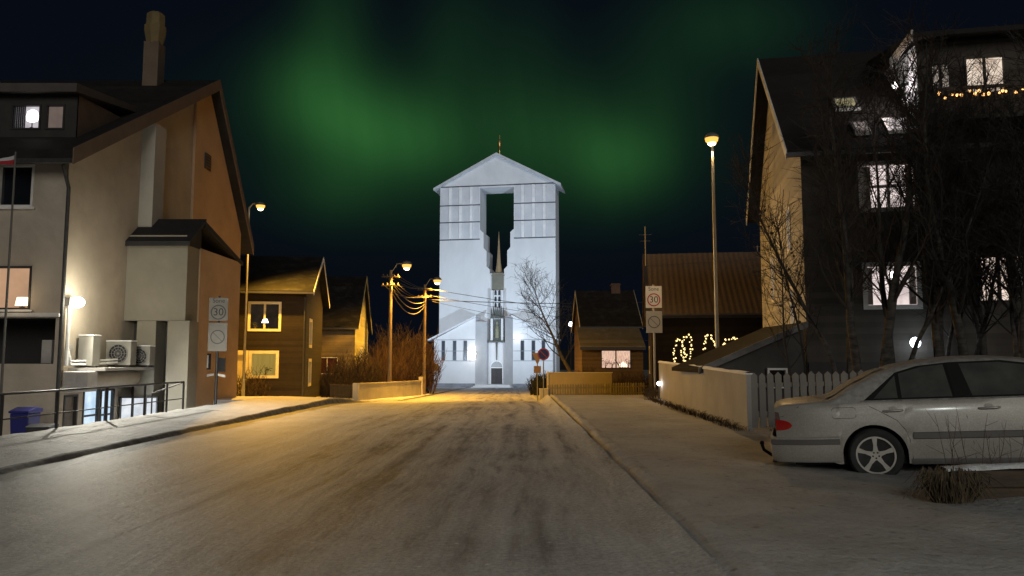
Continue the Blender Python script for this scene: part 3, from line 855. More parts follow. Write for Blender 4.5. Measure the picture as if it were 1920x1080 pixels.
def curtains(wo, F, h, mat, frac=.2, seed=0, y=.045):
    """gathered curtains at both sides, just behind the frame"""
    rnd = random.Random(seed)
    a, b, c, d = h
    for s in (0, 1):
        wd = (b - a) * frac * rnd.uniform(.8, 1.25)
        x0 = a + .07 if s == 0 else b - .07 - wd
        n = 14; P = []
        for i in range(n + 1):
            t = i / n
            tw = 1 - .25 * math.sin(t * 3.1) if s == 0 else 1 - .25 * math.sin(t * 3.1)
            P += [(x0 + wd * t, y + .008 * math.sin(t * 28 + seed), c + .07), (x0 + wd * t, y + .008 * math.sin(t * 28 + seed), d - .07)]
        m = MB(F); m.add(P, [(2 * i, 2 * i + 2, 2 * i + 3, 2 * i + 1) for i in range(n)])
        m.build('curtain', mat, wo)
def potted_plant(label, F, u, z, h, seed, mat, y=-.03, group=None):
    p = F @ Vector((u, y, z))
    t = thing('potted_plant', label, 'plant', p, 0, group)
    Q = Matrix.Translation(p)
    MB(Q).lathe([(.04, 0), (.06, .10), (.065, .10), (.055, .085)], (0, 0, 0), 10).build('pot', M_fascia, t, 40)
    rnd = random.Random(seed); m = MB(Q)
    for i in range(9):
        e_ = Vector((rnd.gauss(0, .13), rnd.gauss(0, .03), h * rnd.uniform(.5, 1)))
        k_ = e_ * .5 + Vector((rnd.gauss(0, .03), 0, .05))
        m.tube([(0, 0, .08), k_, e_], [.008, .007, .003], 4, cap=False)
        for j in range(3):
            q_ = k_.lerp(e_, .3 + .35 * j); w_ = Vector((rnd.gauss(0, .05), rnd.gauss(0, .02), rnd.gauss(0, .04)))
            m.poly([q_, q_ + w_ + Vector((.012, 0, .02)), q_ + w_ * 1.7, q_ + w_ + Vector((-.012, 0, -.02))])
    m.build('leaves', mat, t)
# ---- left corner building
LX, LY, LZ = -11.85, 20.3, -0.92
LF = Matrix.Translation(Vector((LX, LY, LZ)))
lb = thing('corner_building', 'large pale rendered building with a steep dark roof and tall tapered chimney', 'building', (LX, LY, LZ))
M_ren = pm('pale weathered render', (0.46, 0.395, 0.315), (0.39, 0.335, 0.265), 0.9, 0.85, 0.35, 28, dirt=0.3)
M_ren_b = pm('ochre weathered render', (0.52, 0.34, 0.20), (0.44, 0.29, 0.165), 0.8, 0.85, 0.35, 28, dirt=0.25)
M_bayr = pm('grey green render', (0.25, 0.225, 0.172), (0.215, 0.19, 0.148), 0.9, 0.85, 0.3, 28, dirt=0.2)
M_droof = boards('dark sheet roof', (0.016, 0.015, 0.015), (0.03, 0.028, 0.026), 0.33, 'Z', 0.8, 0.5)
M_fascia = pm('brown fascia boards', (0.15, 0.105, 0.075), (0.11, 0.078, 0.055), 3, 0.7, 0.2, 20)
M_frame_d = pm('dark window frame', (0.03, 0.028, 0.027), None, 4, 0.5, 0.05)
W = 14.0
ez = 6.9 - LZ
LFx = LF @ Matrix.Translation(Vector((-W, 0, 0)))      # local x 0..W, W is the street gable
xw = lambda X: X - LX + W                               # world X -> local x
zw = lambda Z: Z - LZ
h_up = (xw(-13.72), xw(-12.76), zw(5.50), zw(6.66))
h_lo = (xw(-13.80), xw(-12.68), zw(2.77), zw(3.92))
h_up2 = (xw(-16.4), xw(-15.0), zw(5.50), zw(6.66))
h_lo2 = (xw(-16.4), xw(-15.0), zw(2.77), zw(3.92))
h_rec = (xw(-18.0), xw(-11.98), zw(1.35), zw(2.55))
yw = lambda Y: Y - LY
hb1 = (yw(21.55), yw(22.40), 0.05, zw(0.66))
hb2 = (yw(22.46), yw(23.22), 0.05, zw(0.60))
hb0 = (yw(20.62), yw(21.28), 0.05, zw(0.52))
gable_house(lb, LFx, W, 12.85, ez, 11.95 - LZ, 8.98, 0.62, 0.45, M_ren, M_droof, M_fascia,
            holes_f=[h_up, h_lo, h_up2, h_lo2, h_rec], holes_r=[hb0, hb1, hb2], thick=0.36, board=0.12)
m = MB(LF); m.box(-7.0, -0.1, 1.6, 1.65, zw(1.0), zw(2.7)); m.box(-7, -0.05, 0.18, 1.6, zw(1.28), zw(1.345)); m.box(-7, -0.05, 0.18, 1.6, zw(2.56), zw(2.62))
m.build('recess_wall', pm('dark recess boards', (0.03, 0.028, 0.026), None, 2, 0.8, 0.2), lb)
for q, hh in ((-.62, .62), (-.25, .50)): MB(LF).box(q, q + .27, .25, .6, zw(1.36), zw(1.36) + hh).build('meter_cabinet', M_concrete, lb, bevel=.015)
m = MB(LF); m.box(-7.2, -0.002, -0.10, -0.003, zw(2.58), zw(2.68)); m.build('ledge', pm('pale ledge', (0.62, 0.6, 0.56), None, 3, 0.7, 0.1), lb)
M_room = glow('warm lit room', (0.54, 0.32, 0.19), 1.0, (0.42, 0.25, 0.15), 1.2)
M_curt = glow('lit pale curtain', (0.9, 0.86, 0.84), 1.0, (0.5, 0.47, 0.46), 5.0, (3, 3, 0.3))
M_dimroom = glow('dim lit room', (0.16, 0.12, 0.10), 1.0, (0.12, 0.09, 0.08), 1.5)
window(lb, LFx, h_up, M_trimw, M_glass, 1, 1, 0.06, sill=M_trimw)
window(lb, LFx, h_up2, M_trimw, M_glass, 1, 1, 0.06, sill=M_trimw)
wl = window(lb, LFx, h_lo, M_frame_d, M_room, 1, 1, 0.05, sill=M_trimw, depth=0.14)
window(lb, LFx, h_lo2, M_frame_d, M_room, 1, 1, 0.05, sill=M_trimw, depth=0.14)
m = MB(LFx); m.box(h_lo[0] + .06, h_lo[0] + .2, 0.04, 0.10, h_lo[2] + .05, h_lo[3] - .05); m.build('curtain', M_curt, wl)
M_shade = glow('lit lamp shade', (1.0, 0.80, 0.42), 3.5)
p = LFx @ Vector((h_lo[0] + .88, 0.06, h_lo[2] + .06))
t = thing('table_lamp', 'small table lamp with a glowing cream shade in the warm lower window', 'table lamp', p)
MB(Matrix.Translation(p)).lathe([(0.07, 0), (0.07, 0.02), (0.015, 0.03), (0.015, 0.06)], (0, 0, 0), 10).build('base', M_blackmetal, t, 40)
MB(Matrix.Translation(p) @ Matrix.Scale(0.25, 4, (0, 1, 0))).lathe([(0.20, 0.05), (0.155, 0.27)], (0, 0, 0), 16).build('lamp_shade', M_shade, t, 40)
light('lamp_light', 'POINT', p + Vector((0, -0.5, 0.25)), 6, (1, .75, .45), t, 0.1)
# dormer over the camera side slope
dm = MB(LFx)
dx0, dx1 = 0.8, xw(-11.98) - 0.02
dy0 = 0.55
dw = [(xw(-13.85), xw(-13.02), zw(7.78), zw(8.50)), (xw(-12.90), xw(-12.36), zw(7.78), zw(8.50)), (xw(-15.6), xw(-14.4), zw(7.78), zw(8.50))]
DF = LFx @ Matrix.Translation(Vector((0, dy0, 0)))
mm = MB(DF); wall_cells(mm, dx0, dx1, ez + 0.3, zw(8.75), dw, 0.1)
dmo = mm.build('dormer', pm('dark dormer boards', (0.028, 0.024, 0.022), (0.04, 0.035, 0.03), 3, 0.75, 0.3, 20), lb)
for xc in (dx1 - .03, dx0): MB(LFx).prism([(dy0, ez + .3), (5.5, zw(9.0)), (dy0, zw(8.75))], xc, xc + .03, axis='x').build('cheek', M_fascia, dmo)
mm = MB(LFx); mm.prism([(dy0 - .35, zw(8.74)), (6.0, zw(9.62)), (6.0, zw(9.78)), (dy0 - .35, zw(8.98))], dx0 - .3, dx1 + .12, axis='x')
mm.build('dormer_roof', pm('grey dormer fascia', (0.08, 0.07, 0.062), (0.06, 0.052, 0.046), 3, 0.7, 0.2), dmo)
w1 = window(lb, DF, dw[0], M_frame_d, glow('lit dormer room', (0.62, 0.58, 0.62), 1.0, (0.30, 0.27, 0.30), 2.5), 1, 1, 0.05)
w2 = window(lb, DF, dw[1], M_frame_d, M_dimroom, 1, 1, 0.05)
window(lb, DF, dw[2], M_frame_d, M_dimroom, 2, 1, 0.05)
m = MB(DF)
for k in range(6): m.box(dw[0][0] + .06 + k * .055, dw[0][0] + .09 + k * .055, 0.03, 0.065, dw[0][2] + .05, dw[0][3] - .05)
m.build('curtain', pm('grey curtain', (0.05, 0.05, 0.055), None, 5, 0.9, 0), w1)
p = DF @ Vector((dw[0][0] + .58, 0.02, dw[0][2] + .06))
t = thing('table_lamp', 'white glowing table lamp standing in the dormer window', 'table lamp', p)
MB(Matrix.Translation(p)).lathe([(0.06, 0), (0.015, 0.02), (0.015, 0.16)], (0, 0, 0), 10).build('base', M_blackmetal, t, 40)
MB(Matrix.Translation(p) @ Matrix.Scale(0.3, 4, (0, 1, 0))).lathe([(0.02, 0.14), (0.16, 0.20), (0.18, 0.32), (0.14, 0.46), (0.03, 0.52)], (0, 0, 0), 16).build('lamp_shade', glow('white lamp shade', (1, 0.95, 0.9), 3.0), t, 50)
# chimney
m = MB(LF)
cx, cy = -13.62 - LX, 28.5 - LY
m.prism([(cx - .28, cy - .28), (cx + .28, cy - .28), (cx + .28, cy + .28), (cx - .28, cy + .28)], zw(11.3), zw(13.45), axis='z')
chim = m.build('chimney', pm('brown chimney render', (0.17, 0.125, 0.085), (0.13, 0.095, 0.065), 1.5, 0.85, 0.4, 20), lb)
m = MB(LF)
m.lathe([(0.30, zw(13.40)), (0.40, zw(13.85)), (0.41, zw(14.1)), (0.35, zw(14.14)), (0.34, zw(14.55)), (0.24, zw(14.66))], (cx, cy, 0), 8)
m.M = LF
m.build('chimney_cap', pm('yellowish chimney cap', (0.20, 0.145, 0.06), (0.15, 0.11, 0.05), 2, 0.8, 0.2), chim)
# pilaster, bay and ochre section on the street gable
m = MB(LF); m.box(0.002, 0.44, 24.2 - LY, 24.95 - LY, zw(5.6), zw(9.02))
m.build('pilaster', pm('light render', (0.36, 0.335, 0.29), (0.31, 0.29, 0.25), 1, 0.85, 0.3, 28), lb)
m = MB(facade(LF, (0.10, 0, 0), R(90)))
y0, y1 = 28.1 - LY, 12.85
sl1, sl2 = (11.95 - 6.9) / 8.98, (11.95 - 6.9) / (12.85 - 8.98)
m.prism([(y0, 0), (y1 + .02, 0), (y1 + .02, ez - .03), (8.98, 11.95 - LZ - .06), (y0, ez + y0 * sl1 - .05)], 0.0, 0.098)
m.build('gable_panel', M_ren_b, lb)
BX = -9.98 - LX
m = MB(LF)
b0, b1 = 23.6 - LY, 24.5 - LY
m.box(0.003, BX, b0, b1, zw(2.65), zw(4.97)); m.box(0.003, BX - .08, b0 + .08, b1, zw(4.97), zw(5.3))
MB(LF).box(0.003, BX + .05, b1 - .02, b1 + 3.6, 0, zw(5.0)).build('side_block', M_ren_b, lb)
m.box(BX - .5, BX + .16, b0 - .06, b1 - .26, zw(-.5) - .4, zw(2.64)); m.box(0.42, 1.0, b0 - .02, b1 - .26, zw(-.5) - .4, zw(2.64))
bay = m.build('bay', M_bayr, lb)
m = MB(LF); m.prism([(b0 - .15, zw(4.93)), (b1 + .15, zw(5.86)), (b1 + .15, zw(5.98)), (b0 - .15, zw(5.08))], 0.004, BX + .12, axis='x')
m.prism([(b0 + .05, zw(4.97)), (b1 + .05, zw(5.83)), (b1 + .05, zw(4.97))], 0.005, BX + .02, axis='x')
m.prism([(b1 + .15, zw(5.90)), (b1 + 3.7, zw(5.02)), (b1 + 3.7, zw(4.9)), (b1 + .15, zw(5.7))], 0.006, BX + .11, axis='x')
m.build('bay_roof', pm('black bay roof', (0.014, 0.013, 0.013), (0.022, 0.02, 0.02), 3, 0.75, 0.3), bay)
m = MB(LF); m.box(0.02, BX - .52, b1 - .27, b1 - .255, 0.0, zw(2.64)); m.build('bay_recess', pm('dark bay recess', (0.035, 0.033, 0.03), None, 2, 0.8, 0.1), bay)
M_cool = glow('cool lit room', (0.72, 0.86, 0.98), 1.15, (0.42, 0.58, 0.74), 1.6)
M_cool2 = glow('cool lit glass', (0.84, 0.88, 0.92), 1.0, (0.55, 0.60, 0.66), 2.2)
wb = (0.05, 1.20, 0.1, zw(0.35))
BF = LF @ Matrix.Translation(Vector((0, b0 - .14, 0)))
window(lb, BF, wb, M_frame_d, M_cool2, 3, 1, 0.04)
GF = facade(LF, (0, 0, 0), R(90))
window(lb, GF, hb1, M_frame_d, M_cool, 1, 2, 0.05)
window(lb, GF, hb2, M_frame_d, M_cool, 2, 2, 0.05)
d0 = window(lb, GF, hb0, M_frame_d, pm('brown door', (0.10, 0.07, 0.045), (0.16, 0.15, 0.14), 1.5, 0.6, 0.2), 1, 1, 0.06, name='door')
light('window_light', 'AREA', LF @ Vector((0.5, 22.4 - LY, 0.9)), 40, (.75, .88, 1.0), lb, 0.6, aim=LF @ Vector((3, 22.4 - LY, 0.6)))
m = MB(LF); m.tube([(0.08, -0.10, 0.0), (0.08, -0.10, ez - .9), (0.08, -0.4, ez - .35)], 0.05, 8); m.build('downpipe', M_blackmetal, lb, 40)
m = MB(LF)
m.box(0.11, 0.15, 28.95 - LY, 29.5 - LY, zw(8.75), zw(9.35))
m.build('vent_frame', pm('vent frame', (0.05, 0.045, 0.04), None, 3, 0.7, 0.3), lb)
m = MB(LF)
for k in range(5): m.box(0.151, 0.17, 29.0 - LY, 29.45 - LY, zw(8.80) + k * .11, zw(8.86) + k * .11)
m.build('vent_slats', M_fascia, lb)
# shelf and duct under the outdoor units
m = MB(LF); m.box(0.003, 1.0, 20.75 - LY, 23.55 - LY, zw(1.16), zw(1.24)); m.build('service_shelf', M_concrete, lb)
m = MB(LF); m.tube([(0.42, 20.8 - LY, zw(0.93)), (0.42, 23.5 - LY, zw(0.93))], 0.22, 16); m.build('duct', pm('tan duct', (0.30, 0.25, 0.18), (0.24, 0.2, 0.15), 2, 0.6, 0.2), lb, 40)
m = MB(LF); m.box(0.1, 0.75, 20.35 - LY, 20.85 - LY, zw(0.62), zw(1.15)); m.build('junction_box', M_concrete, lb, bevel=0.02)
m = MB(LF)
for k, (r_, z) in enumerate(((0.035, 1.33), (0.03, 1.42))):
    m.tube([(0.1, 20.5 - LY, zw(1.8)), (0.2, 20.5 - LY, zw(z)), (0.35, 21.2 - LY, zw(z)), (0.5, 22.4 - LY, zw(z + .05))], r_, 8)
m.tube([(0.12, 20.45 - LY, zw(2.9)), (0.12, 20.45 - LY, zw(1.3))], 0.05, 8)
m.build('pipes', pm('white insulated pipe', (0.7, 0.7, 0.68), None, 4, 0.6, 0.2), lb, 40)
M_acw = pm('outdoor unit casing', (0.22, 0.21, 0.185), (0.18, 0.172, 0.152), 3, 0.5, 0.1)
def ac_unit(label, x0, y0, z0, w, d, h, fan=True):
    t = thing('outdoor_unit', label, 'air conditioner', (x0, y0, z0), 0, 'air conditioner outdoor units on the shelf')
    MB().box(x0, x0 + w, y0, y0 + d, z0 + .04, z0 + h).build('casing', M_acw, t, bevel=0.015)
    for q in (x0 + .05, x0 + w - .12): MB().box(q, q + .07, y0 + .03, y0 + d - .03, z0, z0 + .04).build('foot', M_blackmetal, t)
    if fan:
        c = (x0 + w * .5, y0, z0 + h * .52); r = h * .36
        MB().lathe([(r, -.012), (r, -.004)], c, 20, 'y').build('fan_opening', M_dark, t)
        g = MB()
        for q in (1.0, .7, .4): g.ring(c, r * q, r * q + .012, -.028, -.014, 24)
        for k in range(6):
            a = math.pi * k / 6
            g.tube([(c[0] + r * math.cos(a), c[1] - .02, c[2] + r * math.sin(a)), (c[0] - r * math.cos(a), c[1] - .02, c[2] - r * math.sin(a))], .005, 4)
        g.build('fan_grille', M_steel, t)
    MB().box(x0 - .01, x0 + w + .01, y0 - .01, y0 + d + .01, z0 + h + .001, z0 + h + .035).build('snow_cap', M_snowcap, t, bevel=0.012)
ac_unit('pale boxy outdoor unit nearest to the bright wall lamp', -11.75, 21.0, 1.25, 0.40, 0.4, 0.85, False)
ac_unit('outdoor unit with a round fan in the middle of the shelf', -11.70, 22.35, 1.26, 0.72, 0.35, 0.72)
ac_unit('outdoor unit with a round fan at the right end of the shelf', -11.35, 23.0, 1.25, 0.62, 0.32, 0.60)
# wall lamp
p = Vector((-11.62, 20.55, 2.98))
t = thing('wall_lamp', 'brightly glaring lamp on the street corner of the pale left building', 'wall lamp', p)
MB().box(-11.848, -11.70, 20.42, 20.66, 2.88, 3.10).build('bracket', M_steel, t, bevel=0.01)
MB().ball(p + Vector((0.06, -.02, 0)), 0.17, 14, 10, 0.85).build('globe', glow('white lamp globe', (1.0, 0.98, 0.82), 25), t, 60)
light('lamp_light', 'POINT', p + Vector((0.75, -0.1, -0.05)), 130, (1.0, 0.94, 0.74), t, 0.12)
light('lamp_spot', 'SPOT', p + Vector((0.3, -0.05, -0.05)), 1200, (1.0, 0.95, 0.80), t, 0.12, aim=p + Vector((3.0, -0.3, -2.4)), spot=140, blend=0.6)

# bins in the sunken yard
M_blue = pm('blue bin plastic', (0.015, 0.018, 0.16), (0.02, 0.022, 0.12), 4, 0.4, 0.05)
M_binblack = pm('black bin plastic', (0.02, 0.02, 0.022), None, 4, 0.45, 0.05)
def bin_(label, x, y, z, w, d, h, body, rz=0.0):
    t = thing('wheeled_bin', label, 'bin', (x, y, z), rz)
    F = WM[t]
    m = MB(F); m.add([(-w*.42, -d*.40, .08), (w*.42, -d*.40, .08), (w*.42, d*.40, .08), (-w*.42, d*.40, .08), (-w/2, -d/2, h*.88), (w/2, -d/2, h*.88), (w/2, d/2, h*.88), (-w/2, d/2, h*.88)],
          [(0, 3, 2, 1), (4, 5, 6, 7), (0, 1, 5, 4), (1, 2, 6, 5), (2, 3, 7, 6), (3, 0, 4, 7)])
    m.build('body', body, t, bevel=0.02)
    m = MB(F); m.prism([(-d/2 - .03, h*.885), (d/2 + .05, h*.885), (d/2 + .05, h*.96), (d*.1, h), (-d/2 - .03, h*.93)], -w/2 - .02, w/2 + .02, axis='x'); m.build('lid', body, t, bevel=0.012)
    for s in (-1, 1):
        MB(F).lathe([(.09, -.025), (.10, -.02), (.10, .02), (.09, .025)], (s * w * .45, d * .38, .10), 14, 'x').build('wheel', M_binblack, t, 40)
bin_('tall blue wheeled bin beside the railing in the sunken yard', -11.95, 19.2, -0.9, 0.46, 0.5, 1.2, M_blue)
bin_('low black wheeled bin right of the tall blue one', -11.35, 18.9, -0.9, 0.50, 0.55, 0.82, M_binblack, 0.2)
bin_('small black wheeled bin in front of the tall blue one', -11.15, 17.4, -0.9, 0.5, 0.55, 0.62, M_binblack, -0.15)

# railing along the pavement
t = thing('railing', 'black steel railing between the left pavement and the sunken yard', 'railing', (-8.85, 12, 0))
ys = [11.0, 12.4, 13.55, 15.2, 17.05, 18.8, 20.0, 21.0]
for y in ys:
    MB().box(-8.87, -8.83, y - .02, y + .02, -0.1, 0.86).build('post', M_blackmetal, t)
m = MB(); m.tube([(-8.85, 10.9, .86), (-8.85, 21.0, .86), (-9.7, 21.02, .55)], 0.024, 8); m.tube([(-8.85, 10.9, .42), (-8.85, 21.0, .42)], 0.014, 6); m.tube([(-9.7, 21.02, .55), (-9.7, 21.02, -.5)], .02, 6)
m.build('rail', M_blackmetal, t, 40)
m = MB(); m.box(-9.05, -8.92, 8, 22.0, -0.9, 0.10); rw = m.build('retaining_wall', M_concrete); tag(rw, 'low concrete retaining wall under the black railing', 'wall')
# flag pole
t = thing('flagpole', 'thin flagpole in front of the left building with a drooping pennant', 'flagpole', (-12.45, 19.0, -0.9))
MB().tube([(-12.45, 19.0, -0.9), (-12.45, 19.0, 6.65)], [0.035, 0.022], 8).build('pole', pm('dull pole paint', (0.07, 0.066, 0.06), None, 4, 0.5, 0.1), t, 40)
m = MB()
fl = []
for k in range(9):
    s = k / 8
    fl.append((-12.45 - 0.75 * s, 19.0 + .05 * math.sin(s * 9), 6.58 - 0.28 * s ** 1.2, .22 * (1 - s) + .03))
for k in range(8):
    a, b = fl[k], fl[k + 1]
    m.k = 0; m.poly([(a[0], a[1], a[2]), (b[0], b[1], b[2]), (b[0], b[1], b[2] - b[3] * .45), (a[0], a[1], a[2] - a[3] * .45)])
    m.k = 1; m.poly([(a[0], a[1], a[2] - a[3] * .45), (b[0], b[1], b[2] - b[3] * .45), (b[0], b[1], b[2] - b[3]), (a[0], a[1], a[2] - a[3])])
m.build('pennant', [pm('white cloth', (0.5, 0.5, 0.5), None, 4, 0.8, 0), pm('red cloth', (0.35, 0.02, 0.03), None, 4, 0.8, 0)], t)
# ---- brown house beyond the junction
BH = Matrix.Translation(Vector((-10.77, 40.4, -0.78))) @ Matrix.Rotation(R(9), 4, 'Z')
t = thing('timber_house', 'dark brown timber house with cream window frames beside the left street lamp', 'house', (-10.77, 40.4, -0.78), R(9))
M_brown = boards('dark brown boards', (0.022, 0.0165, 0.012), (0.030, 0.023, 0.016), 0.16, 'Z', 0.75, 0.7)
M_roof2 = boards('dark slate roof', (0.010, 0.0095, 0.009), (0.017, 0.016, 0.015), 0.22, 'Z', 0.8, 0.6, snow=0.05)
w = 9.0
F = BH @ Matrix.Translation(Vector((-w, 0, 0)))
hu = (w - 2.85, w - 1.32, 3.78, 5.18); hl = (w - 2.72, w - 1.40, 1.38, 2.62)
hg1 = (1.9, 3.2, 3.0, 4.4); hg2 = (1.9, 3.2, 0.9, 2.2)
hd = (w - 3.9, w - 2.95, 0.02, 2.6)
gable_house(t, F, w, 10, 5.85, 8.15, 5, 0.4, 0.4, M_brown, M_roof2, M_trimw, holes_f=[hu, hl, hd], holes_r=[hg1, hg2], thick=0.14)
M_roomdark = glow('barely lit room', (0.016, 0.012, 0.008), 1.0, (0.03, 0.02, 0.012), 3)
M_yellow = glow('yellow lit curtain', (0.36, 0.24, 0.05), 1.0, (0.30, 0.20, 0.04), 2.5, (4, 4, 0.6))
M_leafd2 = pm('dim house plant', (0.03, 0.035, 0.018), None, 4, 0.6, 0)
wu = window(t, F, hu, M_cream, M_roomdark, 2, 1, 0.06, 0.10, trim=0.07)
window(t, F, hl, M_cream, M_yellow, 1, 1, 0.06, trim=0.09)
potted_plant('spiky pot plant in the yellow curtained lower window of the brown house', F, hl[0] + .75, hl[2] + .02, .5, 3, M_leafd2, .02)
potted_plant('short pot plant left of the lamp in the upper window of the brown house', F, hu[0] + .3, hu[2] + .08, .32, 4, M_leafd2, .02)
GS = facade(F, (w, 0, 0), R(90))
window(t, GS, hg1, M_cream, M_glass, 1, 1, 0.07, trim=0.1)
window(t, GS, hg2, M_cream, M_glass, 1, 1, 0.07, trim=0.1)
dd = window(t, F, hd, M_cream, pm('cream door', (0.55, 0.46, 0.25), (0.48, 0.4, 0.22), 3, 0.6, 0.1), 1, 1, 0.1, trim=0.12, name='door')
MB(F).box(hd[0] + .2, hd[0] + .42, 0.03, 0.06, 1.0, 2.2).build('lit_pane', glow('cool lit door pane', (0.85, 0.92, 1.0), 1.6), dd)
m = MB(BH); m.tube([(-0.06, -0.07, 0), (-0.06, -0.07, 5.5)], 0.045, 8); m.build('downpipe', M_blackmetal, t, 40)
p = F @ Vector(((hu[0] + hu[1]) / 2 + .02, 0.0, hu[2] + .42))
q = thing('table_lamp', 'small glowing lamp in the upper window of the brown house', 'table lamp', p)
MB(Matrix.Translation(p)).lathe([(0.05, -.34), (0.02, -.3), (0.02, -0.05)], (0, .03, 0), 8).build('base', M_blackmetal, q, 40)
MB(Matrix.Translation(p) @ Matrix.Scale(0.4, 4, (0, 1, 0))).lathe([(0.19, -0.05), (0.11, 0.15), (0.02, 0.17)], (0, 0.08, 0), 12).build('lamp_shade', glow('small cool shade', (1, 0.95, 0.85), 3), q, 40)

# ---- second house with yellow gable
SH = Matrix.Translation(Vector((-11.35, 56, -1.25))) @ Matrix.Rotation(R(5), 4, 'Z')
t = thing('gabled_house', 'dim beige house with a yellow lit gable behind the brown timber house', 'house', (-11.35, 56, -1.25), R(5))
M_beige = boards('beige boards', (0.13, 0.10, 0.06), (0.16, 0.125, 0.075), 0.16, 'Z', 0.75, 0.6)
M_yell = boards('yellow lit boards', (0.52, 0.48, 0.24), (0.46, 0.42, 0.21), 0.16, 'Z', 0.75, 0.6)  # gable side brightened yellow, lamp light put into the colour
w = 8.0; F = SH @ Matrix.Translation(Vector((-w, 0, 0)))
hw = (w - 2.7, w - 1.2, 1.7, 2.9)
gable_house(t, F, w, 9.5, 5.2, 9.1, 4.75, 0.35, 0.3, M_beige, M_roof2, M_yell, holes_f=[hw], holes_r=[(3.6, 4.7, 2.3, 3.6)], endm=M_yell)
window(t, F, hw, M_trimw, pm('dark red window', (0.05, 0.012, 0.012), (0.07, 0.02, 0.02), 3, 0.2, 0), 2, 1, 0.05)
window(t, facade(F, (w, 0, 0), R(90)), (3.6, 4.7, 2.3, 3.6), M_trimw, M_glass, 2, 1, 0.06, trim=0.08)

# ---- small house right of the church with a lit porch window
t = thing('small_house', 'small dark house with a low front porch and a pinkish lit window', 'house', (4.9, 54.5, -1.15))
F = Matrix.Translation(Vector((4.9, 54.5, -1.15)))
M_ochb = boards('ochre boards', (0.10, 0.065, 0.03), (0.13, 0.085, 0.04), 0.14, 'Z', 0.75, 0.6)
M_mossr = boards('frosted mossy roof', (0.12, 0.10, 0.06), (0.15, 0.125, 0.08), 0.2, 'Z', 0.8, 0.5, snow=0.12)
M_roofd = boards('dark felt roof', (0.016, 0.014, 0.011), (0.026, 0.022, 0.018), 0.25, 'Z', 0.8, 0.5, snow=0.05)
Fm = F @ Matrix.Translation(Vector((0.3, 2.6, 0)))
gable_house(t, Fm, 4.2, 7.5, 5.1, 7.9, 3.75, 0.2, 0.2, M_ochb, M_roofd, M_cream)
hp = (1.35, 3.45, 2.0, 3.3)
m = MB(F); wall_cells(m, 0, 4.3, 0, 3.45, [hp]); m.poly([(0, 0, 0), (0, 2.6, 0), (0, 2.6, 4.9), (0, 0, 3.45)]); m.poly([(4.3, 0, 0), (4.3, 2.6, 0), (4.3, 2.6, 4.9), (4.3, 0, 3.45)])
porch = m.build('porch', M_ochb, t)
m = MB(F); m.prism([(-.35, 3.42), (2.7, 5.0), (2.7, 5.14), (-.35, 3.58)], -.15, 4.42, axis='x'); m.build('porch_roof', M_mossr, porch)
m = MB(F); m.box(-.16, 4.43, -.44, -.36, 3.3, 3.5); m.build('porch_gutter', M_blackmetal, porch)
M_pink = glow('pinkish lit curtain', (0.92, 0.60, 0.44), 1.0, (0.62, 0.38, 0.27), 5, (4, 4, 1))
wp = window(t, F, hp, M_frame_d, M_pink, 2, 1, 0.06, 0.08)
M_leafd = pm('dark house plant leaves', (0.02, 0.025, 0.012), None, 4, 0.6, 0)
for k_, (u_, h_, l_) in enumerate(((1.65, .75, 'leafy pot plant at the left end of the porch window sill'), (2.1, .6, 'pot plant left of the middle bar of the porch window'), (2.62, .7, 'pot plant just right of the middle bar of the porch window'), (3.25, .65, 'pot plant at the right end of the porch window sill'))):
    potted_plant(l_, F, u_, 2.02, h_, k_ + 5, M_leafd, -.06, 'pot plants in the porch window')
m = MB(F); m.box(2.9, 3.6, 6.0, 6.6, 7.4, 8.6); m.box(2.85, 3.65, 5.95, 6.65, 8.45, 8.52); m.build('chimney', pm('brick chimney', (0.12, 0.07, 0.05), (0.09, 0.055, 0.04), 6, 0.85, 0.5, 10), t)
t = thing('window_candles', 'candle arch glowing in the porch window of the small house', 'candle arch', F @ Vector((2.9, 0.04, 2.05)))
m = MB(WM[t]); m.box(-.3, .3, -.03, .0, 0, .05); m.build('stand', M_pole, t)
m = MB(WM[t])
for k in range(5): m.lathe([(.012, .05), (.022, .2 + .08 * (2 - abs(k - 2))), (.004, .28 + .08 * (2 - abs(k - 2)))], (-.24 + .12 * k, -.015, 0), 6)
m.build('candle_bulbs', glow('candle bulb', (1, .82, .5), 5), t)

# ---- tiled house on the right
t = thing('tiled_house', 'low house with a broad frosted tiled roof behind the tall steel lamp', 'house', (5.95, 33, -0.15), R(-9))
F = WM[t]
M_tile = pantiles('frosted pantiles', (0.19, 0.14, 0.10), (0.24, 0.18, 0.13), 0.24, 0.36, 0.10)
M_brownw = boards('brown stained boards', (0.014, 0.010, 0.0075), (0.02, 0.014, 0.010), 0.15, 'Z', 0.75, 0.6)
gable_house(t, F, 8.4, 8.4, 3.62, 6.55, 4.2, 0.35, 0.25, M_brownw, M_tile, M_ochb, holes_f=[(3.2, 4.1, 1.2, 2.4)], holes_l=[(3, 4.2, 1, 2.2)])
window(t, F, (3.2, 4.1, 1.2, 2.4), M_brownw, M_glass, 1, 1, 0.06, trim=0.06)
window(t, facade(F, (0, 8.4, 0), R(-90)), (3, 4.2, 1, 2.2), M_cream, M_glass, 2, 1, 0.06, trim=0.06)
m = MB(F); m.tube([(-0.15, 3.2, 3.0), (-0.15, 3.2, 7.9)], 0.03, 6); m.tube([(-0.45, 3.2, 7.5), (.15, 3.2, 7.5)], .012, 5); m.tube([(-0.4, 3.2, 7.2), (.1, 3.2, 7.2)], .012, 5)
m.build('aerial', M_steel, t, 40)
m = MB(F); m.tube([(5.1, 4.2, 6.5), (5.1, 4.2, 7.0)], .03, 6); m.tube([(4.9, 4.2, 6.95), (5.4, 4.2, 6.95)], .015, 5); m.build('roof_pipe', M_steel, t)
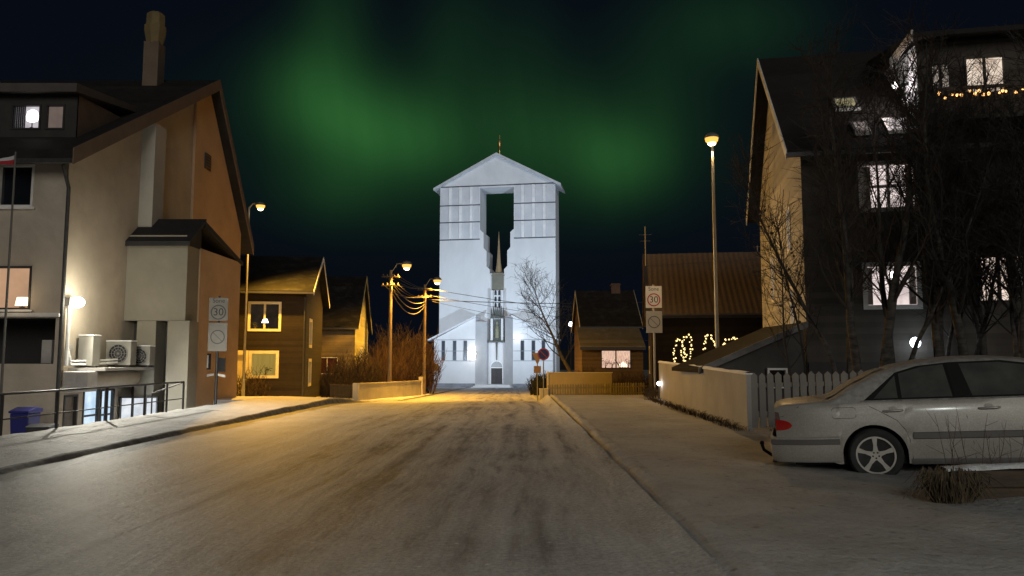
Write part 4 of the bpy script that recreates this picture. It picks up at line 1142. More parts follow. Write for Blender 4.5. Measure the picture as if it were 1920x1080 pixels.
m = MB(F @ Matrix.Translation(Vector((5.0, -0.55, 3.85))) @ Matrix.Rotation(R(-15), 4, 'Z') @ Matrix.Rotation(R(10), 4, 'X'))
m.lathe([(0.02, .12), (.25, .09), (.45, 0.0), (.46, -.02), (.25, .06), (.02, .09)], (0, 0, 0), 20, 'y'); m.tube([(0, .1, -.05), (0, .3, -.2), (0, .35, -.6)], .03, 6); m.tube([(0, .1, -.3), (0, -.4, -.05)], .012, 5)
m.build('satellite_dish', pm('dark dish', (0.05, 0.045, 0.04), None, 3, 0.6, 0.1), t, 40)
M_fairy = glow('warm fairy light', (1.0, 0.74, 0.30), 2.4)
M_fairy_o = glow('amber fairy light', (1.0, 0.50, 0.16), 3.0)
def string_lights(label, pts, n, mat, r=0.035, jit=0.05, seed=1, post=None):
    rnd = random.Random(seed)
    p0 = Vector(pts[0])
    t = thing('string_lights', label, 'string lights', p0, 0, 'strings of warm lights')
    P = [Vector(p) for p in pts]
    L = [0]
    for a, b in zip(P, P[1:]): L.append(L[-1] + (b - a).length)
    m = MB(); m.tube(P, 0.008, 4); m.build('wire', M_wire, t)
    for k in range(n):
        s = L[-1] * (k + .5) / n
        i = max(j for j in range(len(L)) if L[j] <= s)
        i = min(i, len(P) - 2)
        c = P[i].lerp(P[i + 1], (s - L[i]) / max(1e-6, L[i + 1] - L[i]))
        c += Vector((rnd.uniform(-jit, jit), rnd.uniform(-jit, jit), rnd.uniform(-jit, jit)))
        MB().ball(c, r * rnd.uniform(.7, 1.25), 6, 4).build('bulb', mat, t, 60)
def pz(px, py, Y):
    a, b = ray(px, py); return (a * Y, Y, EYE + b * Y)
string_lights('string of warm lights looped like a letter M on the dark wall', [pz(x, y, 31.85) for x, y in ((1265, 684), (1265, 650), (1268, 636), (1280, 640), (1292, 627), (1296, 640), (1297, 668), (1294, 672))], 34, M_fairy, .032, .06, 1)
string_lights('short double string of warm lights hanging inside the M shaped one', [pz(x, y, 31.85) for x, y in ((1276, 638), (1280, 650), (1278, 664), (1283, 684), (1285, 668), (1281, 652))], 22, M_fairy, .032, .06, 2)
string_lights('string of warm lights shaped like a pointed hoop left of the lamp post', [pz(x, y, 31.85) for x, y in ((1320, 656), (1323, 632), (1330, 626), (1337, 642), (1342, 651))], 17, M_fairy, .032, .06, 3)
string_lights('string of warm lights shaped like a small hook just above the shed roof', [pz(x, y, 31.85) for x, y in ((1358, 653), (1360, 638), (1370, 636), (1381, 634), (1383, 642))], 15, M_fairy, .032, .06, 4)
light('fairy_glow', 'POINT', (8.0, 31.5, 1.9), 8, (1, .75, .4), None, 0.4)

# ---- tall dark house on the right
RH = Matrix.Translation(Vector((7.42, 19.5, 0.15))) @ Matrix.Rotation(R(-11), 4, 'Z')
t = rh = thing('tall_house', 'tall dark house with lit windows behind the bare birches', 'house', (7.42, 19.5, 0.15), R(-11))
M_greyb = boards('dark grey boards', (0.075, 0.066, 0.056), (0.095, 0.084, 0.072), 0.15, 'Z', 0.75, 0.5)
M_paleb = boards('pale gable boards', (0.36, 0.34, 0.31), (0.43, 0.41, 0.38), 0.15, 'Z', 0.75, 0.6)
M_greyr = boards('dark grey roof sheets', (0.022, 0.019, 0.017), (0.03, 0.027, 0.024), 0.3, 'Z', 0.8, 0.4)
Wd = 12.0
hs = [(1.42, 2.72, 5.05, 6.25), (1.42, 2.68, 2.60, 3.68), (3.85, 5.1, 2.68, 3.85), (6.4, 7.6, 2.68, 3.85)]
gl = [(8.6 - 2.4, 8.6 - 1.9, 4.35, 5.6), (8.6 - 2.2, 8.6 - 1.75, 1.9, 3.3), (8.6 - 5.9, 8.6 - 5.4, 3.2, 4.7)]
gable_house(t, RH, Wd, 8.6, 6.8, 10.75, 4.5, 0.45, 0.4, M_greyb, M_greyr, M_trimw, holes_f=hs, holes_l=gl, endm=M_paleb, thick=.15)
M_rw = glow('pale lit room', (0.85, 0.72, 0.69), 1.35, (0.45, 0.37, 0.36), 1.8)
M_rw2 = glow('cream lit curtain', (0.62, 0.50, 0.42), 1.6, (0.34, 0.27, 0.22), 3.0, (3, 3, .8))
for i, h in enumerate(hs):
    w_ = window(t, RH, h, M_trimw if i < 2 else M_greyb, M_rw if i < 2 else M_rw2, 2, 1 if i else 2, 0.06, 0.07, trim=0.05)
    curtains(w_, RH, h, pm('pale curtain cloth', (0.45, 0.40, 0.36), (0.36, 0.32, 0.29), 4, 0.9, 0), .11, i)
GL = facade(RH, (0, 8.6, 0), R(-90))
for h in gl: window(t, GL, h, M_trimw, glow('grey lit pane', (0.45, 0.42, 0.40), 1.0), 1, 1, 0.06, trim=0.05)
m = MB(RH); m.box(0.02, Wd - .02, -0.05, -0.003, -.4, 1.25); m.build('plinth', pm('grey plinth', (0.06, 0.056, 0.053), (0.045, 0.042, 0.04), 1, 0.85, 0.3, 20), t)
sl = (10.75 - 6.8) / 4.5
def roof_window(x0, x1, ya, yb, mat):
    q = MB(RH)
    z = lambda y: 6.8 + y * sl + .155
    q.prism([(ya, z(ya)), (yb, z(yb)), (yb, z(yb) + .09), (ya, z(ya) + .09)], x0, x1, axis='x')
    r_ = q.build('roof_window', M_steel, t)
    q = MB(RH); q.prism([(ya + .08, z(ya + .08) + .088), (yb - .08, z(yb - .08) + .088), (yb - .08, z(yb - .08) + .10), (ya + .08, z(ya + .08) + .10)], x0 + .07, x1 - .07, axis='x')
    q.build('pane', mat, r_)
roof_window(1.15, 1.80, 1.2, 1.75, glow('yellowish roof window', (0.34, 0.30, 0.17), 1.0, (.16, .14, .08), 6))
roof_window(2.15, 2.85, 0.05, 0.62, glow('pale roof window', (0.80, 0.72, 0.72), 1.0, (.3, .26, .25), 7))
roof_window(1.35, 1.75, 0.05, 0.55, glow('dim roof window', (0.40, 0.33, 0.31), 1.0, (.12, .1, .09), 7))
# glazed dormer with balcony
dhs = [(3.25, 3.75, 8.05, 8.85), (4.05, 5.0, 7.95, 8.95), (5.45, 6.4, 7.95, 8.95)]
DF = RH @ Matrix.Translation(Vector((0, 0.25, 0)))
m = MB(DF); wall_cells(m, 2.95, 9.0, 6.9, 9.35, dhs, .12)
do = m.build('dormer', M_greyb, t)
m = MB(RH); m.prism([(0.25, 7.0), (3.2, 9.7), (0.25, 9.35)], 2.93, 2.95, axis='x'); m.build('cheek', M_white, do)
m = MB(RH); m.prism([(-.35, 9.33), (4.3, 10.3), (4.3, 10.42), (-.35, 9.45)], 2.7, 9.2, axis='x'); m.build('dormer_roof', M_greyr, do)
m = MB(RH); m.box(2.66, 2.70, -.40, 1.5, 9.25, 9.5); m.build('fascia', M_trimw, do)
for h, mt in zip(dhs, (glow('dim loft room', (0.42, .36, .30), 1.0, (.2, .17, .14), 4), glow('bright loft room', (0.98, 0.82, 0.66), 1.0, (.6, .46, .36), 2.2), glow('blue loft room', (0.34, 0.40, 0.75), 1.0, (.2, .24, .45), 4))):
    window(t, DF, h, M_greyb, mt, 2, 1, 0.05)
m = MB(RH)
m.box(2.95, 9.0, -1.0, 0.2, 6.98, 7.1)
m.build('balcony_floor', M_greyb, t)
m = MB(RH); m.box(2.95, 9.0, -1.0, -.95, 7.7, 7.78)
for k in range(48): m.box(2.97 + k * .126, 3.01 + k * .126, -.99, -.96, 7.1, 7.7)
m.build('balcony_railing', M_greyb, t)
pts = [RH @ Vector((2.95 + 6.0 * k / 24, -1.03, 7.62 - .09 * abs(math.sin(k * 1.05)))) for k in range(25)]
string_lights('string of amber lights drooping along the balcony railing of the tall house', pts, 48, M_fairy_o, .036, .05, 5)
t2 = thing('wall_lamp', 'white lamp glaring beside the loft dormer of the tall house', 'wall lamp', RH @ Vector((2.55, 0.9, 8.5)))
MB(RH).ball((2.6, 0.9, 8.55), .09, 10, 7).build('globe', glow('white loft lamp', (1, .9, .9), 10), t2, 60)
MB(RH).box(2.62, 2.925, .87, .93, 8.52, 8.58).build('bracket', M_blackmetal, t2)
light('lamp_light', 'POINT', RH @ Vector((2.45, 0.75, 8.45)), 22, (1, .88, .86), t2, .08)
p = RH @ Vector((2.45, -0.25, 1.72))
t2 = thing('wall_lamp', 'small bluish white lamp on the wall of the tall house between the birch trunks', 'wall lamp', p)
MB(Matrix.Translation(p)).ball((0, 0, 0), .12, 12, 8, 1.1).build('globe', glow('bluish lamp globe', (0.75, 0.88, 1.0), 8), t2, 60)
MB(RH).box(2.41, 2.49, -.2, -.052, 1.74, 1.82).build('bracket', M_blackmetal, t2)
light('lamp_light', 'POINT', p + Vector((0, -.2, -.05)), 8, (.75, .86, 1), t2, .1)
p = RH @ Vector((2.1, -0.12, 3.42))
t2 = thing('pendant_lamp', 'bright white lamp hanging in the lower lit window of the tall house', 'pendant lamp', p)
MB(Matrix.Translation(p)).ball((0, .12, 0), .085, 12, 8).build('globe', glow('white pendant globe', (1, .97, 1), 8), t2, 60)
MB(Matrix.Translation(p)).tube([(0, .12, .08), (0, .12, .24)], .008, 5).build('cord', M_blackmetal, t2)

# ---- lean-to shed, wall and picket fence
M_shedr = boards('dark felt shed roof', (0.008, 0.0075, 0.007), (0.013, 0.012, 0.011), 0.3, 'X', 0.8, 0.3)
t = thing('shed', 'low lean to shed with a sloping dark roof against the tall house', 'shed', (4.9, 19.4, 0.1))
m = MB(); m.prism([(4.95, -.1), (7.32, -.1), (7.32, 2.2), (4.95, 1.2)], 19.45, 22.2); m.build('wall', pm('dark shed boards', (0.05, 0.045, 0.04), (0.065, 0.058, 0.052), 3, 0.8, 0.3, 20), t)
m = MB(); m.prism([(4.62, 1.14), (7.34, 2.30), (7.34, 2.40), (4.62, 1.24)], 19.2, 22.5); m.build('roof', M_shedr, t)
m = MB(); m.prism([(4.60, 1.10), (7.33, 2.26), (7.33, 2.42), (4.60, 1.26)], 19.14, 19.197); m.build('barge_board', pm('frosted board', (0.16, 0.15, 0.14), (0.10, 0.095, 0.09), 5, 0.8, 0.3, 20), t)
w_ = window(t, Matrix.Identity(4), (6.35, 6.85, 0.75, 1.25), M_trimw, M_glass, 1, 1, .05)
w_.location = (0, 19.35, 0)
wl_a, wl_b = Vector((4.50, 14.95, 0)), Vector((5.10, 27.0, 0))
t = thing('board_wall', 'long pale smooth wall along the right pavement', 'wall', (4.5, 14.95, 0))
dv = (wl_b - wl_a).normalized(); nv = Vector((dv.y, -dv.x, 0))
def wall_run(m, a, b, za0, zb0, za1, zb1, th):
    q = nv * th
    p = [Vector((a.x, a.y, za0)), Vector((b.x, b.y, zb0)), Vector((b.x, b.y, zb1)), Vector((a.x, a.y, za1))]
    m.add(p + [x + q for x in p], [(0, 1, 2, 3), (7, 6, 5, 4), (0, 4, 5, 1), (1, 5, 6, 2), (2, 6, 7, 3), (3, 7, 4, 0)])
m = MB(); wall_run(m, wl_a, wl_b, -.2, -.2, 1.17, 1.36, .12)
m.build('panel', pm('pale wall paint', (0.33, 0.31, 0.285), (0.28, 0.265, 0.245), 1.2, 0.75, 0.35, 18, dirt=0.3), t)
m = MB(); wall_run(m, wl_a + dv * .01 - nv * .03, wl_b - nv * .03, 1.172, 1.362, 1.20, 1.39, .18)
m.build('capping', M_trimw, t)
def snow_ridge(t, a, b, za, zb, wid, h, seed):
    n = max(10, int((b - a).length / .15)); d = (b - a).normalized(); q = Vector((d.y, -d.x, 0))
    P, F_ = [], []
    for i in range(n + 1):
        s = i / n; c = a.lerp(b, s)
        hh = h * max(.05, .7 + 1.2 * mn.noise(Vector((s * n * .12, seed, 0))))
        for k, (o_, z_) in enumerate(((-.5, -.004), (-.36, .7), (0, 1), (.36, .75), (.5, -.004))):
            P.append(Vector((c.x, c.y, lerp(za, zb, s) + (hh * z_ if z_ > 0 else z_))) + q * (wid * (o_ + .04 * mn.noise(Vector((s * n * .3, k, seed))))))
    for i in range(n):
        for k in range(4): F_.append((i * 5 + k, (i + 1) * 5 + k, (i + 1) * 5 + k + 1, i * 5 + k + 1))
    m = MB(); m.add(P, F_); m.build('snow_cap', M_snowcap, t, 60)
snow_ridge(t, wl_a + nv * .06, wl_b + nv * .06, 1.202, 1.392, .17, .035, 3)
def picket_fence(label, a, b, z0a, z0b, h, pitch, pw, matp, group, tip=0.05, label_post=True, seed=0):
    t = thing('picket_fence', label, 'fence', (a[0], a[1], z0a), 0, group)
    rnd = random.Random(seed)
    a, b = Vector((a[0], a[1], 0)), Vector((b[0], b[1], 0))
    L = (b - a).length; d = (b - a) / L
    F = Matrix.Translation(a) @ Matrix.Rotation(math.atan2(d.y, d.x), 4, 'Z')
    m = MB(F)
    n = int(L / pitch)
    for k in range(n):
        x = k * pitch + pitch * .2 + rnd.uniform(-.006, .006)
        z0 = lerp(z0a, z0b, x / L) + .06; z1 = z0 - .06 + h + rnd.uniform(-.012, .012)
        lean = rnd.uniform(-.008, .008)
        m.prism([(x, z0), (x + pw, z0), (x + pw + lean, z1 - tip), (x + pw / 2 + lean, z1), (x + lean, z1 - tip)], -.012, .012)
    m.build('pickets', matp, t)
    m = MB(F)
    for zz in (.28, h - .28):
        m.add([(0, .013, z0a + zz), (L, .013, z0b + zz), (L, .055, z0b + zz), (0, .055, z0a + zz), (0, .013, z0a + zz + .08), (L, .013, z0b + zz + .08), (L, .055, z0b + zz + .08), (0, .055, z0a + zz + .08)],
              [(0, 3, 2, 1), (4, 5, 6, 7), (0, 1, 5, 4), (1, 2, 6, 5), (2, 3, 7, 6), (3, 0, 4, 7)])
    m.build('rail', matp, t)
    k = 0
    while k * 1.8 <= L + .1:
        x = min(k * 1.8, L); zz = lerp(z0a, z0b, x / L)
        MB(F).box(x - .045, x + .045, .056, .146, zz - .2, zz + h - .06).build('post', matp, t)
        k += 1
    return t
M_picket = pm('grey white picket paint', (0.22, 0.20, 0.176), (0.17, 0.155, 0.138), 3, 0.7, 0.3, 25)
picket_fence('tall pale picket fence behind the parked car', (4.56, 14.96), (11.5, 14.2), 0.10, 0.3, 1.10, 0.152, 0.118, M_picket, None, .06, seed=1)
M_pick_y = pm('weathered picket paint', (0.36, 0.31, 0.19), (0.29, 0.25, 0.15), 3, 0.7, 0.3, 25)
picket_fence('low picket fence in front of the small house on the right', (2.15, 46.0), (8.2, 47.4), -0.92, -0.85, 0.95, 0.16, 0.10, M_pick_y, None, .05, seed=2)
picket_fence('dark picket fence between the brown house and the yellow lit wall', (-11.1, 47.5), (-8.95, 45.6), -0.95, -0.95, 0.95, 0.13, 0.07, pm('brown fence paint', (0.13, 0.095, 0.05), (0.1, 0.075, 0.04), 3, 0.7, 0.3, 25), None, .05, seed=3)
# yellow lit wall on the left of the junction
t = thing('garden_wall', 'low pale wall lit yellow on the left side of the junction', 'wall', (-8.85, 45, -0.9))
M_gw = pm('yellowish wall render', (0.56, 0.50, 0.36), (0.44, 0.39, 0.27), 0.8, 0.85, 0.4, 14, dirt=0.35)
a, b = Vector((-8.88, 44.6, 0)), Vector((-7.05, 60.5, 0))
dv = (b - a).normalized(); nv = Vector((-dv.y, dv.x, 0))
m = MB(); wall_run(m, a, b, -1.3, -1.6, 0.05, -.20, .2); m.build('panel', M_gw, t)
m = MB(); wall_run(m, a - dv * .02 - nv * .03, b - nv * .03, .052, -.198, .12, -.13, .26); m.build('capping', M_gw, t)
MB().box(-9.06, -8.72, 44.3, 44.6, -1.3, 0.14).build('pier', M_gw, t); MB().box(-7.25, -6.95, 60.5, 60.8, -1.6, .15).build('pier', M_gw, t)
# panel wall and corner posts in front of the small house
t = thing('panel_wall', 'cream boarded screen wall behind the low picket fence', 'wall', (2.2, 49, -1))
m = MB(); m.box(2.35, 6.35, 49.5, 49.6, -1.2, 0.62); m.build('panel', pm('cream screen paint', (0.44, 0.36, 0.20), (0.38, 0.31, 0.17), 1.2, 0.7, 0.3, 14, dirt=.2), t)
m = MB(); m.box(2.3, 6.4, 49.46, 49.64, .622, .68); m.build('capping', M_cream, t)
MB().box(2.22, 2.34, 49.45, 49.65, -1.2, .72).build('post', M_cream, t)
t = thing('corner_wall', 'low yellowish corner wall stub at the left end of the low picket fence', 'wall', (1.7, 46, -1))
m = MB(); m.box(1.62, 2.12, 45.6, 46.1, -1.2, -.28); m.box(1.60, 2.14, 45.58, 46.12, -.278, -.22); m.build('block', M_gw, t)
# ------------------------------------------------------------------ parked car
CB = (4.47, 9.62, -0.02)
CR = R(-20)
car = thing('parked_car', 'frost covered silver saloon car parked across the driveway on the right', 'car', CB, CR)
CFm = WM[car] @ Matrix.Rotation(R(-3.2), 4, 'Y') @ Matrix.Translation(Vector((-1.13, 0.80, 0)))
def frost_paint():
    m, nt, bs, out = nodes_of('frosted silver paint')
    v = coords(nt)
    col = ramp(nt, noise(nt, v, 1.6, 6, .65), [(.3, (0.40, 0.37, 0.33)), (.7, (0.30, 0.28, 0.25))])
    g = ramp(nt, noise(nt, v, 60, 3, .7), [(.45, 0.86), (.65, 1.06)])
    col = mixc(nt, 1.0, col, g, 'MULTIPLY')
    nt.links.new(col, bs.inputs['Base Color'])
    bs.inputs['Metallic'].default_value = 0.2
    bs.inputs['Roughness'].default_value = 0.40
    bs.inputs['Coat Weight'].default_value = 0.35
    bs.inputs['Coat Roughness'].default_value = 0.12
    add_bump(nt, bs, noise(nt, v, 80, 3), .08)
    return m
M_paint = frost_paint()
M_frost = pm('frosted roof paint', (0.33, 0.315, 0.29), (0.20, 0.19, 0.175), 14, 0.65, 0.35, 60, spec=.3)
M_fglass = pm('frosted window glass', (0.070, 0.073, 0.064), (0.036, 0.038, 0.034), 3.5, 0.3, 0.03, 50, spec=.45)
M_trimblk = pm('car rubber trim', (0.010, 0.0095, 0.0095), None, 6, 0.6, 0.05, spec=.15)
M_mould = pm('grey car moulding', (0.12, 0.11, 0.105), (0.10, 0.092, 0.088), 4, 0.5, 0.05)
M_alloy = pm('alloy rim metal', (0.62, 0.58, 0.52), None, 5, 0.32, 0.05, metal=.55)
M_tyre = pm('tyre rubber', (0.016, 0.016, 0.016), (0.03, 0.029, 0.028), 8, 0.85, 0.3, 40)
M_tail = pm('red tail lamp', (0.42, 0.02, 0.012), (0.32, 0.014, 0.01), 6, 0.12, 0.0, spec=.7)
def interp(tab, x):
    if x <= tab[0][0]: return tab[0][1]
    for (a, p), (b, q) in zip(tab, tab[1:]):
        if x <= b:
            t = (x - a) / (b - a); t = t * t * (3 - 2 * t) * .5 + t * .5
            return lerp(p, q, t)
    return tab[-1][1]
def plan(x):
    w = .895
    if x < .55: w *= 1 - .15 * ((.55 - x) / .55) ** 2.4
    if x > 4.0: w *= 1 - .24 * ((x - 4.0) / .8) ** 2.2
    return w
SEC = [(.15, .92), (.25, .955), (.40, .985), (.56, 1.0), (.70, .995), (.82, .98), (.92, .955), (1.0, .92)]
ZT = [(0, .915), (.12, .955), (.5, .975), (.9, .985), (3.5, .965), (4.2, .88), (4.65, .79), (4.8, .66)]
def side_y(x, z): return plan(x) * interp(SEC, z)
def z_low(x):
    z = .21 if x > .7 else lerp(.27, .23, x / .7)
    for cx_ in (1.13, 3.96):
        d = abs(x - cx_)
        if d < .365: z = max(z, .3175 + math.sqrt(.365 ** 2 - d * d))
    return z
xs = sorted(set([0, .03, .08, .15, .25, .35, .45, .55, .65, .72] + [1.13 + .365 * math.sin(R(a)) for a in range(-90, 91, 6)] + [3.96 + .365 * math.sin(R(a)) for a in range(-90, 91, 6)]
                + [1.6, 1.8, 2.0, 2.3, 2.6, 2.9, 3.2, 3.45, 4.4, 4.5, 4.6, 4.7, 4.76, 4.8]))
m = MB(CFm)
NT = 12
rows = []
for x in xs:
    z0, zt = z_low(x), interp(ZT, x)
    row = []
    for k in range(NT + 1):
        z = lerp(z0, zt - .02, k / NT)
        row.append((x, -side_y(x, z), z))
    y = side_y(x, zt - .02)
    row += [(x, -y + .02, zt - .004), (x, -y + .07, zt + .008), (x, -y * .5, zt + .03), (x, 0, zt + .035)]
    rows.append(row + [(a, -b, c) for a, b, c in row[-2::-1]])
n = len(rows[0])
m.add([p for r_ in rows for p in r_], [(i * n + k, i * n + k + 1, (i + 1) * n + k + 1, (i + 1) * n + k) for i in range(len(rows) - 1) for k in range(n - 1)])
m.add(rows[0], [tuple(range(n))]); m.add(rows[-1], [tuple(range(n))[::-1]])
body = m.build('body', M_paint, car, 35)
m = MB(CFm); m.box(.2, 4.6, -.76, .76, .2, .3)
for cx_ in (1.13, 3.96):
    for s in (-1, 1):
        m.lathe([(.38, s * .50), (.38, s * .52)], (cx_, 0, .33), 20, 'y')
        P = [];
        for k in range(17):
            a = R(-10 + 200 * k / 16)
            for yy in (.50, .84): P.append((cx_ + .372 * math.cos(a), s * yy, .3175 + .372 * math.sin(a)))
        m.add(P, [(2 * k, 2 * k + 1, 2 * k + 3, 2 * k + 2) for k in range(16)])
m.build('underbody', M_trimblk, car)
# cabin: pillars and roof
GZ = [(.52, .965), (.66, 1.0), (1.0, 1.195), (1.25, 1.315), (1.5, 1.385), (1.8, 1.43), (2.15, 1.447), (2.5, 1.44), (2.85, 1.405), (3.1, 1.33), (3.4, 1.17), (3.78, .955)]
gy = lambda z: .845 - max(0, z - .97) * .47
m = MB(CFm); rows = []
for i in range(45):
    x = .52 + (3.78 - .52) * i / 44
    zr = max(interp(GZ, x), .96)
    zs = max(.955, zr - .055)
    ft = min(1, (zr - .95) / .25)
    row = [(x, -gy(.955), .95), (x, -gy(lerp(.955, zs, .5)), lerp(.955, zs, .5)), (x, -gy(zs), zs), (x, -gy(zs) + .045, zs + (zr - zs) * .62), (x, -gy(zs) + .13, zr - .008), (x, -.3, zr + .012), (x, 0, zr + .018)]
    rows.append(row + [(a, -b, c) for a, b, c in row[-2::-1]])
n = len(rows[0])
m.add([p for r_ in rows for p in r_], [(i * n + k, i * n + k + 1, (i + 1) * n + k + 1, (i + 1) * n + k) for i in range(len(rows) - 1) for k in range(n - 1)])
m.build('roof', M_frost, car, 40)
def side_patch(name, pts, mat, parent=car, off=.004, both_=True, curved=False):
    for s in ((-1, 1) if both_ else (-1,)):
        m = MB(CFm)
        P = [(x, s * ((gy(z) if not curved else side_y(x, z)) + off), z) for x, z in pts]
        m.poly(P if s < 0 else P[::-1])
        m.build(name, mat, parent)
side_patch('window_frame', [(1.06, .978), (3.52, .968), (3.40, 1.09), (2.98, 1.325), (2.60, 1.392), (2.05, 1.395), (1.70, 1.368), (1.45, 1.30)], M_trimblk, off=.003)
side_patch('quarter_window', [(1.17, .995), (1.44, .995), (1.44, 1.262)], M_fglass, off=.006)
side_patch('rear_window', [(1.485, .995), (2.03, .993), (1.99, 1.372), (1.74, 1.352), (1.485, 1.285)], M_fglass, off=.006)
side_patch('front_window', [(2.24, .993), (3.44, .983), (3.35, 1.07), (2.95, 1.305), (2.58, 1.37), (2.16, 1.373)], M_fglass, off=.006)
side_patch('door_pillar', [(2.05, .985), (2.20, .985), (2.13, 1.385), (2.02, 1.383)], M_trimblk, off=.010)
for s in (-1, 1): MB(CFm).add([(1.02, s * (gy(.98) + .002), .957), (3.55, s * (gy(.98) + .002), .947), (3.55, s * (gy(.98) + .014), .962), (1.02, s * (gy(.98) + .014), .974)], [(0, 1, 2, 3)]).build('belt_trim', M_frost, car)
m = MB(CFm)   # rear glass under frost
for i in range(6):
    xa, xb = .62 + .12 * i, .62 + .12 * (i + 1)
    m.poly([(xa, -.58 + .02 * i, interp(GZ, xa) + .012), (xb, -.58 + .02 * (i + 1), interp(GZ, xb) + .012), (xb, .58 - .02 * (i + 1), interp(GZ, xb) + .012), (xa, .58 - .02 * i, interp(GZ, xa) + .012)])
m.build('rear_screen', pm('frost on rear screen', (0.36, 0.34, 0.31), (0.20, 0.19, 0.175), 22, 0.7, 0.4, 50), car)
def seam(pts, r=.0035, mat=M_trimblk, nm='panel_gap'):
    m = MB(CFm)
    for s in (-1, 1): m.tube([(x, s * (side_y(x, z) - .0005), z) for x, z in pts], r, 4)
    return m.build(nm, mat, body)
seam([(1.06, .965), (1.12, .90), (1.24, .83), (1.40, .73), (1.48, .62), (1.52, .50), (1.54, .26)])
seam([(2.13, .965), (2.15, .75), (2.19, .45), (2.20, .26)])
seam([(3.25, .96), (3.30, .7), (3.27, .26)])
seam([(.70, .90), (.93, .90), (.95, .88), (.95, .79), (.93, .77), (.70, .77), (.68, .79), (.68, .88), (.70, .90)], .003, nm='fuel_flap')
seam([(.03, .80), (.10, .81), (.30, .93)], .003, nm='boot_gap')
def strip(name, x0, x1, z0, z1, mat, off=.012, nx=12, rise=0.0, parent=car):
    for s in (-1, 1):
        m = MB(CFm)
        P = []
        for i in range(nx + 1):
            x = lerp(x0, x1, i / nx)
            for z, o_ in ((z0, .001), (z0 + .012, off), (z1 - .012, off), (z1, .001)):
                P.append((x, s * (side_y(x, z) + o_), z + rise * i / nx))
        m.add(P, [(i * 4 + k, i * 4 + k + 1, i * 4 + k + 5, i * 4 + k + 4) for i in range(nx) for k in range(3)] + [(0, 1, 2, 3), (nx * 4, nx * 4 + 1, nx * 4 + 2, nx * 4 + 3)])
        m.build(name, mat, parent, 40)
strip('side_moulding', 1.56, 3.52, .50, .585, M_mould)
strip('sill', 1.52, 3.57, .20, .27, M_mould, .004)
for x0 in (1.26, 2.28):
    for s in (-1, 1):
        m = MB(CFm)
        y = side_y(x0 + .1, .845)
        m.tube([(x0, s * (y + .004), .842), (x0 + .04, s * (y + .03), .845), (x0 + .19, s * (y + .03), .848), (x0 + .22, s * (y + .004), .85)], .013, 8)
        m.lathe([(.045, s * (y - .002)), (.045, s * (y + .002))], (x0 + .11, 0, .855), 16, 'y')
        m.build('door_handle', M_paint, car, 50)
# bumper wrapped round the tail
path = [(.74, 0)] + [(x, 0) for x in (.6, .45, .3, .18, .08, .02)]
def ringpath(zz, off):
    P = [(x, -side_y(x, zz) - off) for x, _ in path]
    yb = -P[-1][1]
    P += [(-.035 - off, -yb + .07), (-.06 - off, -yb * .6), (-.07 - off, 0)]
    return P + [(x, -y) for x, y in P[-2::-1]]
def wrap(name, z0, z1, off, mat, bulge=.0):
    m = MB(CFm); lv = [(z0, off * .3), (z0 + .02, off), ((z0 + z1) / 2, off + bulge), (z1 - .02, off), (z1, 0.0)]
    R_ = [[(x, y, z) for x, y in ringpath(z, o_)] for z, o_ in lv]
    n = len(R_[0])
    m.add([p for r_ in R_ for p in r_], [(j * n + k, j * n + k + 1, (j + 1) * n + k + 1, (j + 1) * n + k) for j in range(len(R_) - 1) for k in range(n - 1)])
    return m.build(name, mat, car, 40)
wrap('bumper', .235, .555, .022, M_paint, .01)
wrap('bumper_strip', .44, .535, .036, M_mould)
for s in (-1, 1):
    m = MB(CFm)
    P = []
    nx = 8
    for i in range(nx + 1):
        x = lerp(.005, .20, i / nx)
        f_ = math.sqrt(max(0, 1 - (i / nx) ** 2.2))
        zc_ = .695
        for k in range(4): 
            z = zc_ + (k / 3 - .45) * .135 * max(f_, .05); P.append((x, s * (side_y(x, z) + .007), z))
    m.add(P, [(i * 4 + k, i * 4 + k + 1, i * 4 + k + 5, i * 4 + k + 4) for i in range(nx) for k in range(3)])
    m.add([(-.004, s * .42, .62), (-.004, s * (side_y(0, .7) + .006), .62), (-.004, s * (side_y(0, .7) + .006), .78), (-.004, s * .42, .80)], [(0, 1, 2, 3)])
    m.build('tail_light', M_tail, car, 40)
for s in (-1, 1):
    m = MB(CFm)
    m.add([(x, s * (side_y(x, z) + .006), z) for x, z in ((.003, .765), (.06, .765), (.05, .86), (.003, .87))], [(0, 1, 2, 3)])
    m.build('tail_light_upper', pm('smoked tail lamp', (0.16, 0.10, 0.09), None, 3, 0.15, 0, spec=.7), car)
m = MB(CFm); m.tube([(.6, -.25, .26), (.1, -.25, .25), (-.10, -.25, .27), (-.19, -.25, .34), (-.21, -.25, .41)], .022, 8); m.ball((-.21, -.25, .43), .03, 8, 6)
m.build('tow_hook', M_trimblk, car, 50)
m = MB(CFm); m.box(-.075, .35, -.70, .70, .225, .245); m.build('bumper_lip', M_trimblk, car)
